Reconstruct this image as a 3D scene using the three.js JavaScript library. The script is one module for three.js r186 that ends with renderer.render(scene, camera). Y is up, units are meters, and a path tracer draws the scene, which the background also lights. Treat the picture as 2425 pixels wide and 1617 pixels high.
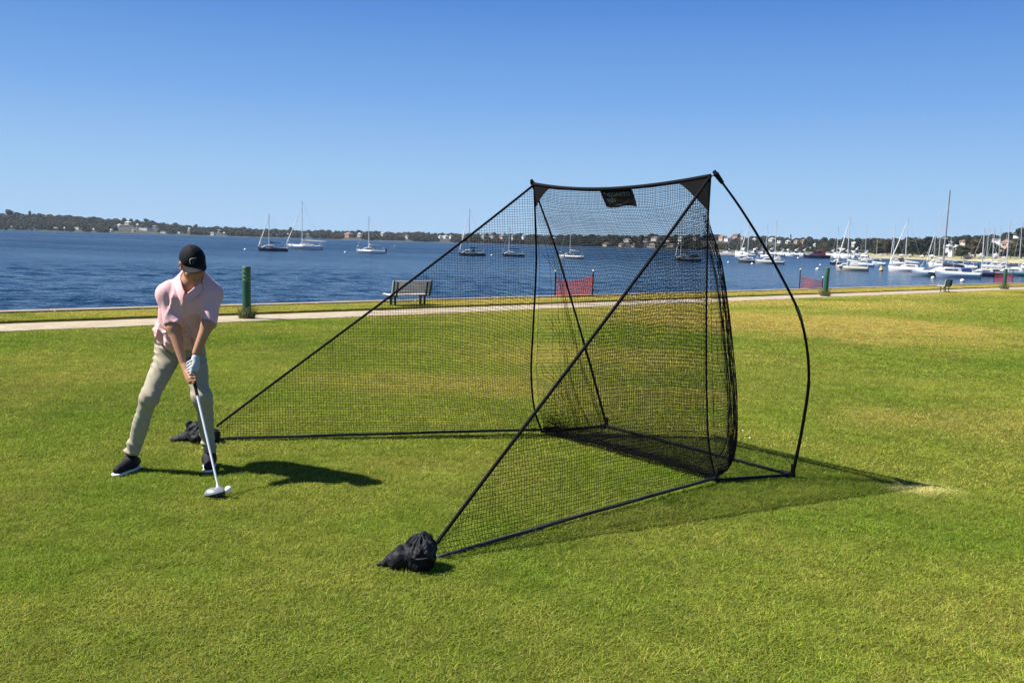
import * as THREE from 'three';
import { mergeGeometries, mergeVertices } from 'three/addons/utils/BufferGeometryUtils.js';
import { ImprovedNoise } from 'three/addons/math/ImprovedNoise.js';
import { RoundedBoxGeometry } from 'three/addons/geometries/RoundedBoxGeometry.js';

// ---------------------------------------------------------------- camera
const F = 2300, CX = 1212.5, CY = 808.5, EYE = 1.65, PITCH = 5.82 * Math.PI / 180, ROLL = 1.604 * Math.PI / 180;
const WATER = -1.3;
const scene = new THREE.Scene();
const camera = new THREE.PerspectiveCamera(2 * Math.atan(CY / F) * 180 / Math.PI, 1024 / 682, 0.1, 6000);
camera.position.set(0, EYE, 0);
camera.rotation.order = 'YXZ';
camera.rotation.set(-PITCH, 0, ROLL);

// ---------------------------------------------------------------- sky, sun, exposure
const EXPOSURE = 2.2;
const SUN = new THREE.Vector3(-0.620, 0.784, 0.015).normalize();
{
  const w = 512, h = 256, d = new Float32Array(w * h * 4);
  // clear blue air: pale at the horizon, quickly deeper above it, with a faint aureole round the sun
  const ramp = [[-90, .33, .47, .62], [0, .425, .635, .885], [1.5, .405, .62, .88], [4, .335, .565, .87], [8, .202, .420, .82], [13.5, .091, .262, .685], [25, .062, .160, .46], [50, .046, .118, .33], [90, .042, .108, .28]];
  for (let j = 0; j < h; j++) {
    const el = ((j + .5) / h - .5) * 180;
    let k = 0; while (k < ramp.length - 2 && el > ramp[k + 1][0]) k++;
    let t = (el - ramp[k][0]) / (ramp[k + 1][0] - ramp[k][0]); t = Math.min(1, Math.max(0, t));
    for (let i = 0; i < w; i++) {
      const az = ((i + .5) / w - .5) * 2 * Math.PI, e = el * Math.PI / 180;
      const c = Math.cos(e) * Math.cos(az) * SUN.x + Math.sin(e) * SUN.y + Math.cos(e) * Math.sin(az) * SUN.z;
      const g = .10 * Math.exp(-(1 - c) / .06) + .03 * Math.exp(-(1 - c) / .4);
      const o = (j * w + i) * 4;
      for (let q = 0; q < 3; q++) d[o + q] = (ramp[k][q + 1] * (1 - t) + ramp[k + 1][q + 1] * t + g * [1, .97, .9][q]) / EXPOSURE;
      d[o + 3] = 1;
    }
  }
  const sky = new THREE.DataTexture(d, w, h, THREE.RGBAFormat, THREE.FloatType);
  sky.mapping = THREE.EquirectangularReflectionMapping; sky.magFilter = sky.minFilter = THREE.LinearFilter; sky.needsUpdate = true;
  scene.background = sky; scene.environment = sky;
}
const sun = new THREE.DirectionalLight(new THREE.Color(1, .955, .87), 4.6);
sun.position.copy(SUN).multiplyScalar(60); sun.castShadow = true;
Object.assign(sun.shadow.camera, { left: -40, right: 40, top: 40, bottom: -40, near: 1, far: 150 }); sun.shadow.mapSize.set(4096, 4096);
scene.add(sun); scene.add(sun.target);
const renderer = new THREE.WebGLRenderer({ antialias: true });
renderer.setSize(1024, 682);
renderer.toneMapping = THREE.LinearToneMapping; renderer.toneMappingExposure = EXPOSURE;
renderer.shadowMap.enabled = true;
scene.fog = new THREE.FogExp2(new THREE.Color(.62, .76, .95), 0.00006);

// ---------------------------------------------------------------- helpers
let seed = 12345;
const rnd = () => { seed = (seed + 0x6D2B79F5) | 0; let t = Math.imul(seed ^ (seed >>> 15), 1 | seed); t = (t + Math.imul(t ^ (t >>> 7), 61 | t)) ^ t; return ((t ^ (t >>> 14)) >>> 0) / 4294967296; };
const rr = (a, b) => a + (b - a) * rnd();
const NZ = new ImprovedNoise();
const noise = (x, y, z = 0) => NZ.noise(x + 131.3, y + 71.7, z + 17.1);
const clamp = (x, a = 0, b = 1) => Math.min(b, Math.max(a, x));
const lerp = (a, b, t) => a + (b - a) * t;
const smooth = (a, b, x) => { const t = clamp((x - a) / (b - a)); return t * t * (3 - 2 * t); };
const V = (x, y, z) => new THREE.Vector3(x, y, z);
const hor = (x) => 540 + .028 * x;                    // where eye level lies in the photograph
function ray(px, py) {                                 // direction in the world of a point of the photograph
  return V((px - CX) / F, -(py - CY) / F, -1).applyEuler(camera.rotation);
}
const P = (px, py, z) => { const d = ray(px, py), t = z / d.z; return V(d.x * t, EYE + d.y * t, z); };
const G = (px, py, y = 0) => { const d = ray(px, py), t = (y - EYE) / d.y; return V(d.x * t, y, d.z * t); };
const bearing = (px) => { const d = ray(px, hor(px)); d.y = 0; return d.normalize(); };
const used = new Map();
function numbered(n) { const k = used.get(n) ?? -1; used.set(n, k + 1); return k < 0 ? n : n + '_' + String(k + 1).padStart(3, '0'); }
function tag(o, label, category, group, kind) {
  if (label) o.userData.label = label;
  if (category) o.userData.category = category;
  if (group) o.userData.group = group;
  if (kind) o.userData.kind = kind;
  return o;
}
function thing(name, label, category, pos, turn = 0, group) {
  const o = new THREE.Group(); o.name = numbered(name); scene.add(o);
  if (pos) o.position.copy(pos);
  o.rotation.y = turn;
  return tag(o, label, category, group);
}
function mg(list) {                                    // join geometries, keeping uv only where all have it
  if (!Array.isArray(list)) return list;
  if (list.length === 1) return list[0];
  const uv = list.every((g) => g.attributes.uv), col = list.every((g) => g.attributes.color);
  return mergeGeometries(list.map((g) => {
    g = g.index ? g.toNonIndexed() : g;
    for (const k of Object.keys(g.attributes)) if (!(k === 'position' || k === 'normal' || (k === 'uv' && uv) || (k === 'color' && col))) g.deleteAttribute(k);
    return g;
  }));
}
function part(name, geos, mat, parent = scene) {
  const m = new THREE.Mesh(mg(geos), mat);
  m.name = parent === scene ? numbered(name) : name;
  m.castShadow = m.receiveShadow = true;
  parent.add(m); return m;
}
const struct = (name, geos, mat, label) => tag(part(name, geos, mat), label, null, null, 'structure');
function raw(pos, idx, extra = {}) {
  const g = new THREE.BufferGeometry();
  g.setAttribute('position', new THREE.Float32BufferAttribute(pos, 3));
  for (const [k, [a, n]] of Object.entries(extra)) g.setAttribute(k, new THREE.Float32BufferAttribute(a, n));
  if (idx) g.setIndex(idx);
  if (!extra.normal) g.computeVertexNormals();
  return g;
}
const box = (w, h, d, x = 0, y = 0, z = 0, r = 0) => (r ? new RoundedBoxGeometry(w, h, d, 2, r) : new THREE.BoxGeometry(w, h, d)).translate(x, y, z);
class Tubes {                                          // many thin tubes in one geometry
  constructor() { this.p = []; this.i = []; }
  add(pts, r, sides = 3, caps = false) {
    const n = pts.length, base = this.p.length / 3, t = V(), a = V(), b = V(), q = V();
    const rad = typeof r === 'function' ? r : () => r;
    t.subVectors(pts[Math.min(1, n - 1)], pts[0]).normalize();
    a.set(0, 1, 0); if (Math.abs(t.y) > .8) a.set(0, 0, 1);
    a.cross(t).normalize();
    for (let k = 0; k < n; k++) {
      t.subVectors(pts[Math.min(n - 1, k + 1)], pts[Math.max(0, k - 1)]).normalize();
      a.addScaledVector(t, -a.dot(t)).normalize(); b.crossVectors(t, a);
      const R = rad(n > 1 ? k / (n - 1) : 0);
      for (let s = 0; s < sides; s++) {
        const w = 2 * Math.PI * s / sides;
        q.copy(pts[k]).addScaledVector(a, R * Math.cos(w)).addScaledVector(b, R * Math.sin(w));
        this.p.push(q.x, q.y, q.z);
      }
      if (k) for (let s = 0; s < sides; s++) {
        const u = base + (k - 1) * sides + s, v = base + (k - 1) * sides + (s + 1) % sides;
        this.i.push(u, v, u + sides, v, v + sides, u + sides);
      }
    }
    if (caps) for (const e of [0, n - 1]) {
      const c = this.p.length / 3; this.p.push(pts[e].x, pts[e].y, pts[e].z);
      for (let s = 0; s < sides; s++) { const u = base + e * sides + s, v = base + e * sides + (s + 1) % sides; e ? this.i.push(u, v, c) : this.i.push(v, u, c); }
    }
    return this;
  }
  geo() { return raw(this.p, this.i); }
}
const tube = (pts, r, sides = 8) => new Tubes().add(pts, r, sides, true).geo();
const bar = (a, b, r, sides = 8) => tube([a, b], r, sides);
const curve = (pts, n) => new THREE.CatmullRomCurve3(pts).getPoints(n);
const std = (r, g, b, roughness = .8, more = {}) => new THREE.MeshStandardMaterial({ color: new THREE.Color().setRGB(r, g, b), roughness, side: THREE.DoubleSide, ...more });
function dataTex(w, h, fn, srgb, repeat = true) {
  const d = new Uint8Array(w * h * 4);
  for (let j = 0; j < h; j++) for (let i = 0; i < w; i++) {
    const c = fn(i / w, j / h, i, j), o = (j * w + i) * 4;
    for (let q = 0; q < 3; q++) d[o + q] = clamp(Math.round(255 * (Array.isArray(c) ? c[q] : c)), 0, 255);
    d[o + 3] = 255;
  }
  const t = new THREE.DataTexture(d, w, h); t.magFilter = THREE.LinearFilter; t.minFilter = THREE.LinearMipmapLinearFilter; t.generateMipmaps = true;
  if (repeat) t.wrapS = t.wrapT = THREE.RepeatWrapping;
  if (srgb) t.colorSpace = THREE.SRGBColorSpace;
  t.needsUpdate = true; return t;
}
const toS = (x) => x <= .0031308 ? 12.92 * x : 1.055 * Math.pow(x, 1 / 2.4) - .055;
function tileNoise(u, v, f, z = 0) {                   // noise that repeats after one tile
  const a = (x, y) => noise(x * f, y * f, z);
  return lerp(lerp(a(u, v), a(u - 1, v), u), lerp(a(u, v - 1), a(u - 1, v - 1), u), v) * 1.3;
}

// smooth solids from distance fields
const smin = (a, b, k) => { const h = Math.max(k - Math.abs(a - b), 0) / k; return Math.min(a, b) - h * h * k * .25; };
const smax = (a, b, k) => -smin(-a, -b, k);
function capsule(p, a, b, ra, rb) {
  const bx = b.x - a.x, by = b.y - a.y, bz = b.z - a.z, px = p.x - a.x, py = p.y - a.y, pz = p.z - a.z;
  const h = clamp((px * bx + py * by + pz * bz) / (bx * bx + by * by + bz * bz));
  return Math.hypot(px - bx * h, py - by * h, pz - bz * h) - (ra + (rb - ra) * h);
}
function ellipsoid(p, c, rx, ry, rz, ax, ay, az) {     // with its own axes where given
  let x = p.x - c.x, y = p.y - c.y, z = p.z - c.z;
  if (ax) { const X = x * ax.x + y * ax.y + z * ax.z, Y = x * ay.x + y * ay.y + z * ay.z, Z = x * az.x + y * az.y + z * az.z; x = X; y = Y; z = Z; }
  const k0 = Math.hypot(x / rx, y / ry, z / rz), k1 = Math.hypot(x / rx / rx, y / ry / ry, z / rz / rz);
  return k1 > 1e-9 ? k0 * (k0 - 1) / k1 : -Math.min(rx, ry, rz);
}
function solid(f, lo, hi, cell) {                      // surface nets
  const nx = Math.ceil((hi.x - lo.x) / cell) + 1, ny = Math.ceil((hi.y - lo.y) / cell) + 1, nz = Math.ceil((hi.z - lo.z) / cell) + 1;
  const v = new Float32Array(nx * ny * nz), p = V(), id = new Int32Array(nx * ny * nz).fill(-1);
  const at = (i, j, k) => (k * ny + j) * nx + i;
  for (let k = 0; k < nz; k++) for (let j = 0; j < ny; j++) for (let i = 0; i < nx; i++) v[at(i, j, k)] = f(p.set(lo.x + i * cell, lo.y + j * cell, lo.z + k * cell));
  const pos = [], nor = [], idx = [], E = [];
  for (let a = 0; a < 8; a++) for (let d = 0; d < 3; d++) if (!(a & (1 << d))) E.push([a, a | (1 << d)]);
  const c8 = new Float32Array(8), e = cell * .5;
  for (let k = 0; k < nz - 1; k++) for (let j = 0; j < ny - 1; j++) for (let i = 0; i < nx - 1; i++) {
    let m = 0;
    for (let a = 0; a < 8; a++) { c8[a] = v[at(i + (a & 1), j + (a >> 1 & 1), k + (a >> 2))]; if (c8[a] < 0) m |= 1 << a; }
    if (m === 0 || m === 255) continue;
    let x = 0, y = 0, z = 0, n = 0;
    for (const [a, b] of E) if ((c8[a] < 0) !== (c8[b] < 0)) {
      const t = c8[a] / (c8[a] - c8[b]);
      x += lerp(a & 1, b & 1, t); y += lerp(a >> 1 & 1, b >> 1 & 1, t); z += lerp(a >> 2, b >> 2, t); n++;
    }
    id[at(i, j, k)] = pos.length / 3;
    x = lo.x + (i + x / n) * cell; y = lo.y + (j + y / n) * cell; z = lo.z + (k + z / n) * cell;
    pos.push(x, y, z);
    const gx = f(p.set(x + e, y, z)) - f(p.set(x - e, y, z)), gy = f(p.set(x, y + e, z)) - f(p.set(x, y - e, z)), gz = f(p.set(x, y, z + e)) - f(p.set(x, y, z - e)), l = Math.hypot(gx, gy, gz) || 1;
    nor.push(gx / l, gy / l, gz / l);
  }
  const quad = (a, b, c, d, flip) => { if (a < 0 || b < 0 || c < 0 || d < 0) return; flip ? idx.push(a, c, b, a, d, c) : idx.push(a, b, c, a, c, d); };
  for (let k = 1; k < nz - 1; k++) for (let j = 1; j < ny - 1; j++) for (let i = 1; i < nx - 1; i++) {
    const s = v[at(i, j, k)] < 0;
    if (s !== v[at(i + 1, j, k)] < 0) quad(id[at(i, j - 1, k - 1)], id[at(i, j, k - 1)], id[at(i, j, k)], id[at(i, j - 1, k)], !s);
    if (s !== v[at(i, j + 1, k)] < 0) quad(id[at(i - 1, j, k - 1)], id[at(i - 1, j, k)], id[at(i, j, k)], id[at(i, j, k - 1)], !s);
    if (s !== v[at(i, j, k + 1)] < 0) quad(id[at(i - 1, j - 1, k)], id[at(i, j - 1, k)], id[at(i, j, k)], id[at(i - 1, j, k)], !s);
  }
  return raw(pos, idx, { normal: [nor, 3] });
}

// ---------------------------------------------------------------- the shore: s runs along it, n across it towards the water
const R2 = Math.SQRT1_2;
const SN = (s, n, y = 0) => V((s - n) * R2, y, (-s - n) * R2);
const ofSN = (x, z) => [(x - z) * R2, (-x - z) * R2];
const N_PATH = 16.7, N_STRIP = 18.0, N_KERB = 19.6, N_WALL = 19.95;

// colour of the turf at a place (linear): greens of several scales, with dry patches
function turfAt(x, z) {
  const [s, n] = ofSN(x, z);
  const a = noise(x * .22, z * .22, 1), b = noise(x * .75, z * .75, 4), c = noise(x * 2.6, z * 2.6, 9), e = noise(x * 7.5, z * 7.5, 3);
  const f = noise(s * .16, n * .8, 21);
  let dry = .24 + .28 * a + .26 * b + .18 * c + .14 * e;
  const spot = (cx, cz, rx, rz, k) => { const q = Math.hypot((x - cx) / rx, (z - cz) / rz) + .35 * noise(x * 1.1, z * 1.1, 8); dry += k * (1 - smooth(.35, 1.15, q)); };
  spot(7.2, -21.5, 5.6, 4.4, 1.0); spot(-1.0, -11.2, 2.0, 1.1, .42); spot(1.4, -10.6, 1.6, .8, .30); spot(4.6, -9.6, 1.5, .8, .25); spot(1.2, -14.5, 2.5, 1.6, .35);
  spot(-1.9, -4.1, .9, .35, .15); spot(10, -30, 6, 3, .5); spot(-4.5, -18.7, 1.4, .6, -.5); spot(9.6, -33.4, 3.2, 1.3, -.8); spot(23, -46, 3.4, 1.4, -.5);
  const far = smooth(9, 16.6, n) * smooth(8, 22, s + 8 * a);
  dry += far * (.42 + .75 * f);
  if (n > 14) dry += .18 * smooth(14, 16.5, n) + .30 * smooth(15, 16.6, n) * smooth(8, 20, s); if (n > 17.6) dry += .24 + .3 * c;
  dry = clamp(dry, 0, 1.15);
  const lush = clamp(.5 + .5 * noise(x * .35, z * .35, 30) + .22 * noise(x * 1.3, z * 1.3, 33));
  const g0 = [.106 - .040 * lush, .147 - .042 * lush, .0125 - .003 * lush], d0 = [.235, .190, .044];
  let t = dry * .74;
  let col = [lerp(g0[0], d0[0], t), lerp(g0[1], d0[1], t), lerp(g0[2], d0[2], t)];
  const bare = 1 - smooth(.5, 1.1, Math.hypot((x - 2.94) / .27, (z + 6.70) / .17) + .25 * noise(x * 9, z * 9, 2));
  if (bare > 0) col = col.map((v, q) => lerp(v, [.34, .32, .11][q], bare * .85));
  return col;
}
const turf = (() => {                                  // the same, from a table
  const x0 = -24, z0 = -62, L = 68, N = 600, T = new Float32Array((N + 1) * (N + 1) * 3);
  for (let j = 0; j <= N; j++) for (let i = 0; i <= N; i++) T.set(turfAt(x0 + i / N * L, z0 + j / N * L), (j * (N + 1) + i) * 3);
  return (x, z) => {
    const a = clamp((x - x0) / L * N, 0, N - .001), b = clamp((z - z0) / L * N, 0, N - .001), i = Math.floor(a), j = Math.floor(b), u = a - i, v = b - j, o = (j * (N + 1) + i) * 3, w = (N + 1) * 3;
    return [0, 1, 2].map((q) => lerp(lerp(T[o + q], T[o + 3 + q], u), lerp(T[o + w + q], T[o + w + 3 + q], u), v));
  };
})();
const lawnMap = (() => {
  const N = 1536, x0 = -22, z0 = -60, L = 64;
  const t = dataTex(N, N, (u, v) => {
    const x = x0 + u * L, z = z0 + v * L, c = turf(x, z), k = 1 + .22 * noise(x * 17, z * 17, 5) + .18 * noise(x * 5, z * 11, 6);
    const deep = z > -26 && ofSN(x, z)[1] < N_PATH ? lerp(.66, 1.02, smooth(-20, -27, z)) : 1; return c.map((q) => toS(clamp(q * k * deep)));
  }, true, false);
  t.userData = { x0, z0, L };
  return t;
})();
const bladeBump = dataTex(512, 512, (u, v) => .5 + .3 * tileNoise(u, v, 40, 1) + .22 * tileNoise(u, v, 90, 2), false);
const lawnBump = bladeBump.clone(); lawnBump.repeat.set(64, 64); lawnBump.needsUpdate = true;
const lawnMat = new THREE.MeshPhysicalMaterial({ specularIntensity: .08, map: lawnMap, bumpMap: lawnBump, bumpScale: .02, roughness: 1, side: THREE.FrontSide });
{
  // one sheet of lawn, as far as the path in view and well past the frame on every other side
  const g = new THREE.PlaneGeometry(260, 130, 130, 65).rotateX(-Math.PI / 2), p = g.attributes.position, uv = [];
  for (let i = 0; i < p.count; i++) {
    const s = p.getX(i) + 20, n = p.getZ(i) - 130 / 2 + 18.5, q = SN(s, n);
    p.setXYZ(i, q.x, 0, q.z);
    uv.push((q.x - lawnMap.userData.x0) / 64, (q.z - lawnMap.userData.z0) / 64);
  }
  const idx = g.index.array.slice(); for (let i = 0; i < idx.length; i += 3) { const t = idx[i]; idx[i] = idx[i + 1]; idx[i + 1] = t; }
  g.setAttribute('uv', new THREE.Float32BufferAttribute(uv, 2)); g.setIndex([...idx]); g.computeVertexNormals();
  if (g.attributes.normal.getY(0) < 0) { const q = [...g.index.array]; for (let i = 0; i < q.length; i += 3) { const t = q[i]; q[i] = q[i + 1]; q[i + 1] = t; } g.setIndex(q); g.computeVertexNormals(); }
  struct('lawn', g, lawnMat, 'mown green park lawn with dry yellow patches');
}
// a band along the shore between two ragged lines, as a slab
function band(nA, nB, y, skirt, ragA, ragB, s0 = -60, s1 = 130, step = .25) {
  const pos = [], idx = [], uv = [];
  let k = 0;
  for (let s = s0; s <= s1; s += step, k++) {
    const a = nA + ragA * (noise(s * 1.3, nA, 2) + .6 * noise(s * 4.1, nA, 5)), b = nB + ragB * (noise(s * 1.3, nB, 2) + .6 * noise(s * 4.1, nB, 5));
    for (const [n, yy] of [[a, y - skirt], [a, y], [(a + b) / 2, y], [b, y], [b, y - skirt]]) { const q = SN(s, n, yy); pos.push(q.x, q.y, q.z); uv.push(s, n + (yy - y)); }
    if (k) for (let c = 0; c < 4; c++) { const o = (k - 1) * 5 + c; idx.push(o, o + 5, o + 1, o + 1, o + 5, o + 6); }
  }
  const g = raw(pos, idx, { uv: [uv, 2] }).toNonIndexed(); g.computeVertexNormals(); return g;
}
const concrete = dataTex(512, 512, (u, v) => { const k = .82 + .10 * tileNoise(u, v, 5, 1) + .08 * tileNoise(u, v, 26, 2) + .07 * tileNoise(u, v, 110, 3); return [k, k * .975, k * .93]; }, true);
concrete.repeat.set(.35, .35);
const pathMat = std(.50, .435, .335, .95, { map: concrete, bumpMap: concrete, bumpScale: .004, side: THREE.DoubleSide });
const kerbMat = std(.40, .335, .26, .95, { map: concrete, bumpMap: concrete, bumpScale: .006 });
struct('path', band(N_PATH, N_STRIP + .1, .012, .03, .10, .02), pathMat, 'pale concrete footpath between lawn and shore strip');
{
  const g = band(N_STRIP, N_KERB + .02, .06, .12, .05, 0), p = g.attributes.position, uv = [];
  for (let i = 0; i < p.count; i++) uv.push((p.getX(i) - lawnMap.userData.x0) / 64, (p.getZ(i) - lawnMap.userData.z0) / 64);
  g.setAttribute('uv', new THREE.Float32BufferAttribute(uv, 2));
  struct('grass_verge', g, lawnMat, 'dry grass verge between footpath and sea wall');
}
// the coping of the sea wall, in separate cast lengths
{
  const wall = thing('sea_wall', 'low concrete sea wall with pale coping along the water', 'wall', V(0, 0, 0));
  part('wall_face', band(N_KERB + .04, N_WALL - .06, -.03, 2.2, 0, 0), kerbMat, wall);
  for (let s = -20; s < 112; s += 3) {
    const g = box(2.975, .10, N_WALL - N_KERB, 0, 0, 0, .015); g.rotateY(Math.PI / 4); const q = SN(s + 1.5, (N_KERB + N_WALL) / 2, .045 + .006 * noise(s, 3));
    g.translate(q.x, q.y, q.z);
    const uv = g.attributes.uv; for (let i = 0; i < uv.count; i++) uv.setXY(i, uv.getX(i) * 3 + s, uv.getY(i) * .4);
    part('coping', g, kerbMat, wall);
  }
}

// ---------------------------------------------------------------- water
{
  const pos = [], uv = [], uv1 = [], cols = 640, rs = [];
  for (let r = 17; r < 320; r *= 1.0058) rs.push(r);
  for (let r = 320; r < 3400; r *= 1.03) rs.push(r);
  const waves = [], SEA = .0145;
  for (let k = 0; k < 16; k++) { const l = .40 * Math.pow(1.125, k), a = -2.35 + rr(-.75, .75); waves.push([2 * Math.PI / l, Math.cos(a), Math.sin(a), l, rr(0, 6.3), SEA * Math.pow(l, .55)]); }
  const A0 = -62 * Math.PI / 180, A1 = 66 * Math.PI / 180;
  rs.forEach((r, j) => {
    const gap = j ? r - rs[j - 1] : .1;
    for (let i = 0; i <= cols; i++) {
      const a = lerp(A0, A1, i / cols), x = r * Math.sin(a), z = -r * Math.cos(a);
      let y = WATER;
      if (r < 330) { const gust = .75 + .6 * noise(x * .03, z * .03, 7) + .35 * noise(x * .2, z * .2, 8); for (const [k, cx, cz, l, ph, amp] of waves) { const fade = clamp((l / gap - 2) / 3); if (fade > 0) { const q = Math.sin(k * (x * cx + z * cz) + ph + 1.2 * noise(x * .3, z * .3, l)); y += amp * fade * gust * (q + .35 * q * q - .17); } } }
      pos.push(x, y, z); uv.push(x / 6, z / 6); { const [s, n] = ofSN(x, z); uv1.push(s / 260, clamp(Math.log(Math.max(n, 20) / 20) / 5.2, .002, .998)); }
    }
  });
  const idx = [], C = cols + 1, ok = (v) => ofSN(pos[v * 3], pos[v * 3 + 2])[1] > N_WALL - .5;
  for (let j = 1; j < rs.length; j++) for (let i = 0; i < cols; i++) { const a = (j - 1) * C + i; if (ok(a) || ok(a + C)) idx.push(a, a + 1, a + C, a + 1, a + C + 1, a + C); }
  const ripple = dataTex(512, 512, (u, v) => .5 + .32 * tileNoise(u, v, 9, 1) + .26 * tileNoise(u, v, 21, 2) + .18 * tileNoise(u, v, 47, 3), false);
  // roughness stands for ripples too small to build: slight near the wall, more with distance, patchy where gusts fall
  const gusts = dataTex(512, 256, (u, v) => clamp(lerp(.24, .62, smooth(.12, .5, v)) * (1 + (.42 * tileNoise(u, v, 9, 1) + .30 * tileNoise(u, v, 23, 2)) * smooth(.1, .5, v))), false); gusts.channel = 1; gusts.wrapT = THREE.ClampToEdgeWrapping;
  const m = new THREE.MeshPhysicalMaterial({ color: new THREE.Color().setRGB(.004, .019, .042), roughness: .48, roughnessMap: gusts, ior: 1.33, specularIntensity: .74, bumpMap: ripple, bumpScale: .20, side: THREE.DoubleSide });
  struct('river_water', raw(pos, idx, { uv: [uv, 2], uv1: [uv1, 2] }), m, 'wide blue river with small wind ripples');
}


// ---------------------------------------------------------------- blades of the mown turf, in small round tufts
const bladeMat = new THREE.MeshPhysicalMaterial({ color: 0xffffff, vertexColors: true, roughness: .95, specularIntensity: .12, side: THREE.DoubleSide, transmission: .38, thickness: 0 });
function tuftGeo(n, rad, hMin, hMax, wid, lean, dryShare) {
  const pos = [], idx = [], col = [];
  for (let k = 0; k < n; k++) {
    const a = rr(0, 6.283), r = rad * Math.sqrt(rnd()), x = r * Math.cos(a), z = r * Math.sin(a), tall = rnd() < .07, h = rr(hMin, hMax) * (tall ? 1.7 : 1), w = wid * rr(.7, 1.3) / 2, d = rr(0, 6.283), l = h * lean * rr(.2, 1.3) * (tall ? .35 : 1), b = rr(0, 6.283);
    const dx = Math.cos(d), dz = Math.sin(d), wx = Math.cos(b) * w, wz = Math.sin(b) * w, o = pos.length / 3;
    pos.push(x - wx, -.004, z - wz, x + wx, -.004, z + wz, x + dx * l * .4 - wx * .8, h * .62, z + dz * l * .4 - wz * .8, x + dx * l * .4 + wx * .8, h * .62, z + dz * l * .4 + wz * .8, x + dx * l, h, z + dz * l);
    idx.push(o, o + 1, o + 2, o + 1, o + 3, o + 2, o + 2, o + 3, o + 4);
    const dry = rnd() < dryShare, t = rr(.62, 1.42), c = dry ? [1.8 * t, 1.3 * t, 2.6 * t] : [t * rr(.85, 1.12), t, t * rr(.7, 1.3)];
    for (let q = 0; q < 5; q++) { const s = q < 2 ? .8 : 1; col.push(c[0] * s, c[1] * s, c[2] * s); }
  }
  return raw(pos, idx, { color: [col, 3] });
}
{
  const turfGroup = thing('turf_blades', null, null, V(0, 0, 0));
  tag(turfGroup, 'short blades of mown grass covering the lawn', null, null, 'stuff');
  const m = new THREE.Matrix4(), q = new THREE.Quaternion(), up = V(0, 1, 0), c = new THREE.Color();
  const sets = [[3.2, 7.5, 330, 60, .075, .007, .017, .0030], [7.5, 14, 165, 56, .105, .008, .018, .0042], [14, 27, 56, 50, .17, .009, .02, .007], [27, 56, 11, 40, .30, .012, .026, .013]];
  for (const [d0, d1, dens, n, rad, h0, h1, w] of sets) {
    const spots = [];
    const A0 = -36 * Math.PI / 180, A1 = 36 * Math.PI / 180, area = (A1 - A0) / 2 * (d1 * d1 - d0 * d0), N = Math.round(area * dens);
    for (let k = 0; k < N; k++) {
      const d = Math.sqrt(lerp(d0 * d0, d1 * d1, rnd())), a = lerp(A0, A1, rnd()), x = d * Math.sin(a), z = -d * Math.cos(a);
      const [s, n] = ofSN(x, z);
      if (n > N_PATH - .02 + .10 * noise(s * 1.3, N_PATH, 2) && (n < N_STRIP + .02 || n > N_KERB - .03)) continue;
      spots.push([x, z, n > N_STRIP ? .06 : 0]);
    }
    for (let g = 0; g < 4; g++) {
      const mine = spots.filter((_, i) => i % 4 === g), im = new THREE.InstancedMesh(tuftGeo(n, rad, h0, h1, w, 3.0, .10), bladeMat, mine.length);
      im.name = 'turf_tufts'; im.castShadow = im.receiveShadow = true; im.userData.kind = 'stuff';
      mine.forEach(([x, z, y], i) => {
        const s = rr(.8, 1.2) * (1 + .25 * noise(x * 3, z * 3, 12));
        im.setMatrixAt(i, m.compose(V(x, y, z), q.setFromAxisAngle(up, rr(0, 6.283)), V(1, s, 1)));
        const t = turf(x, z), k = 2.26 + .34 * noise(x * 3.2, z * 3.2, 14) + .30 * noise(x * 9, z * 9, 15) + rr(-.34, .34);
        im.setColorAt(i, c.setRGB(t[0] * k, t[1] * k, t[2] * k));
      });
      turfGroup.add(im);
    }
  }
}

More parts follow.
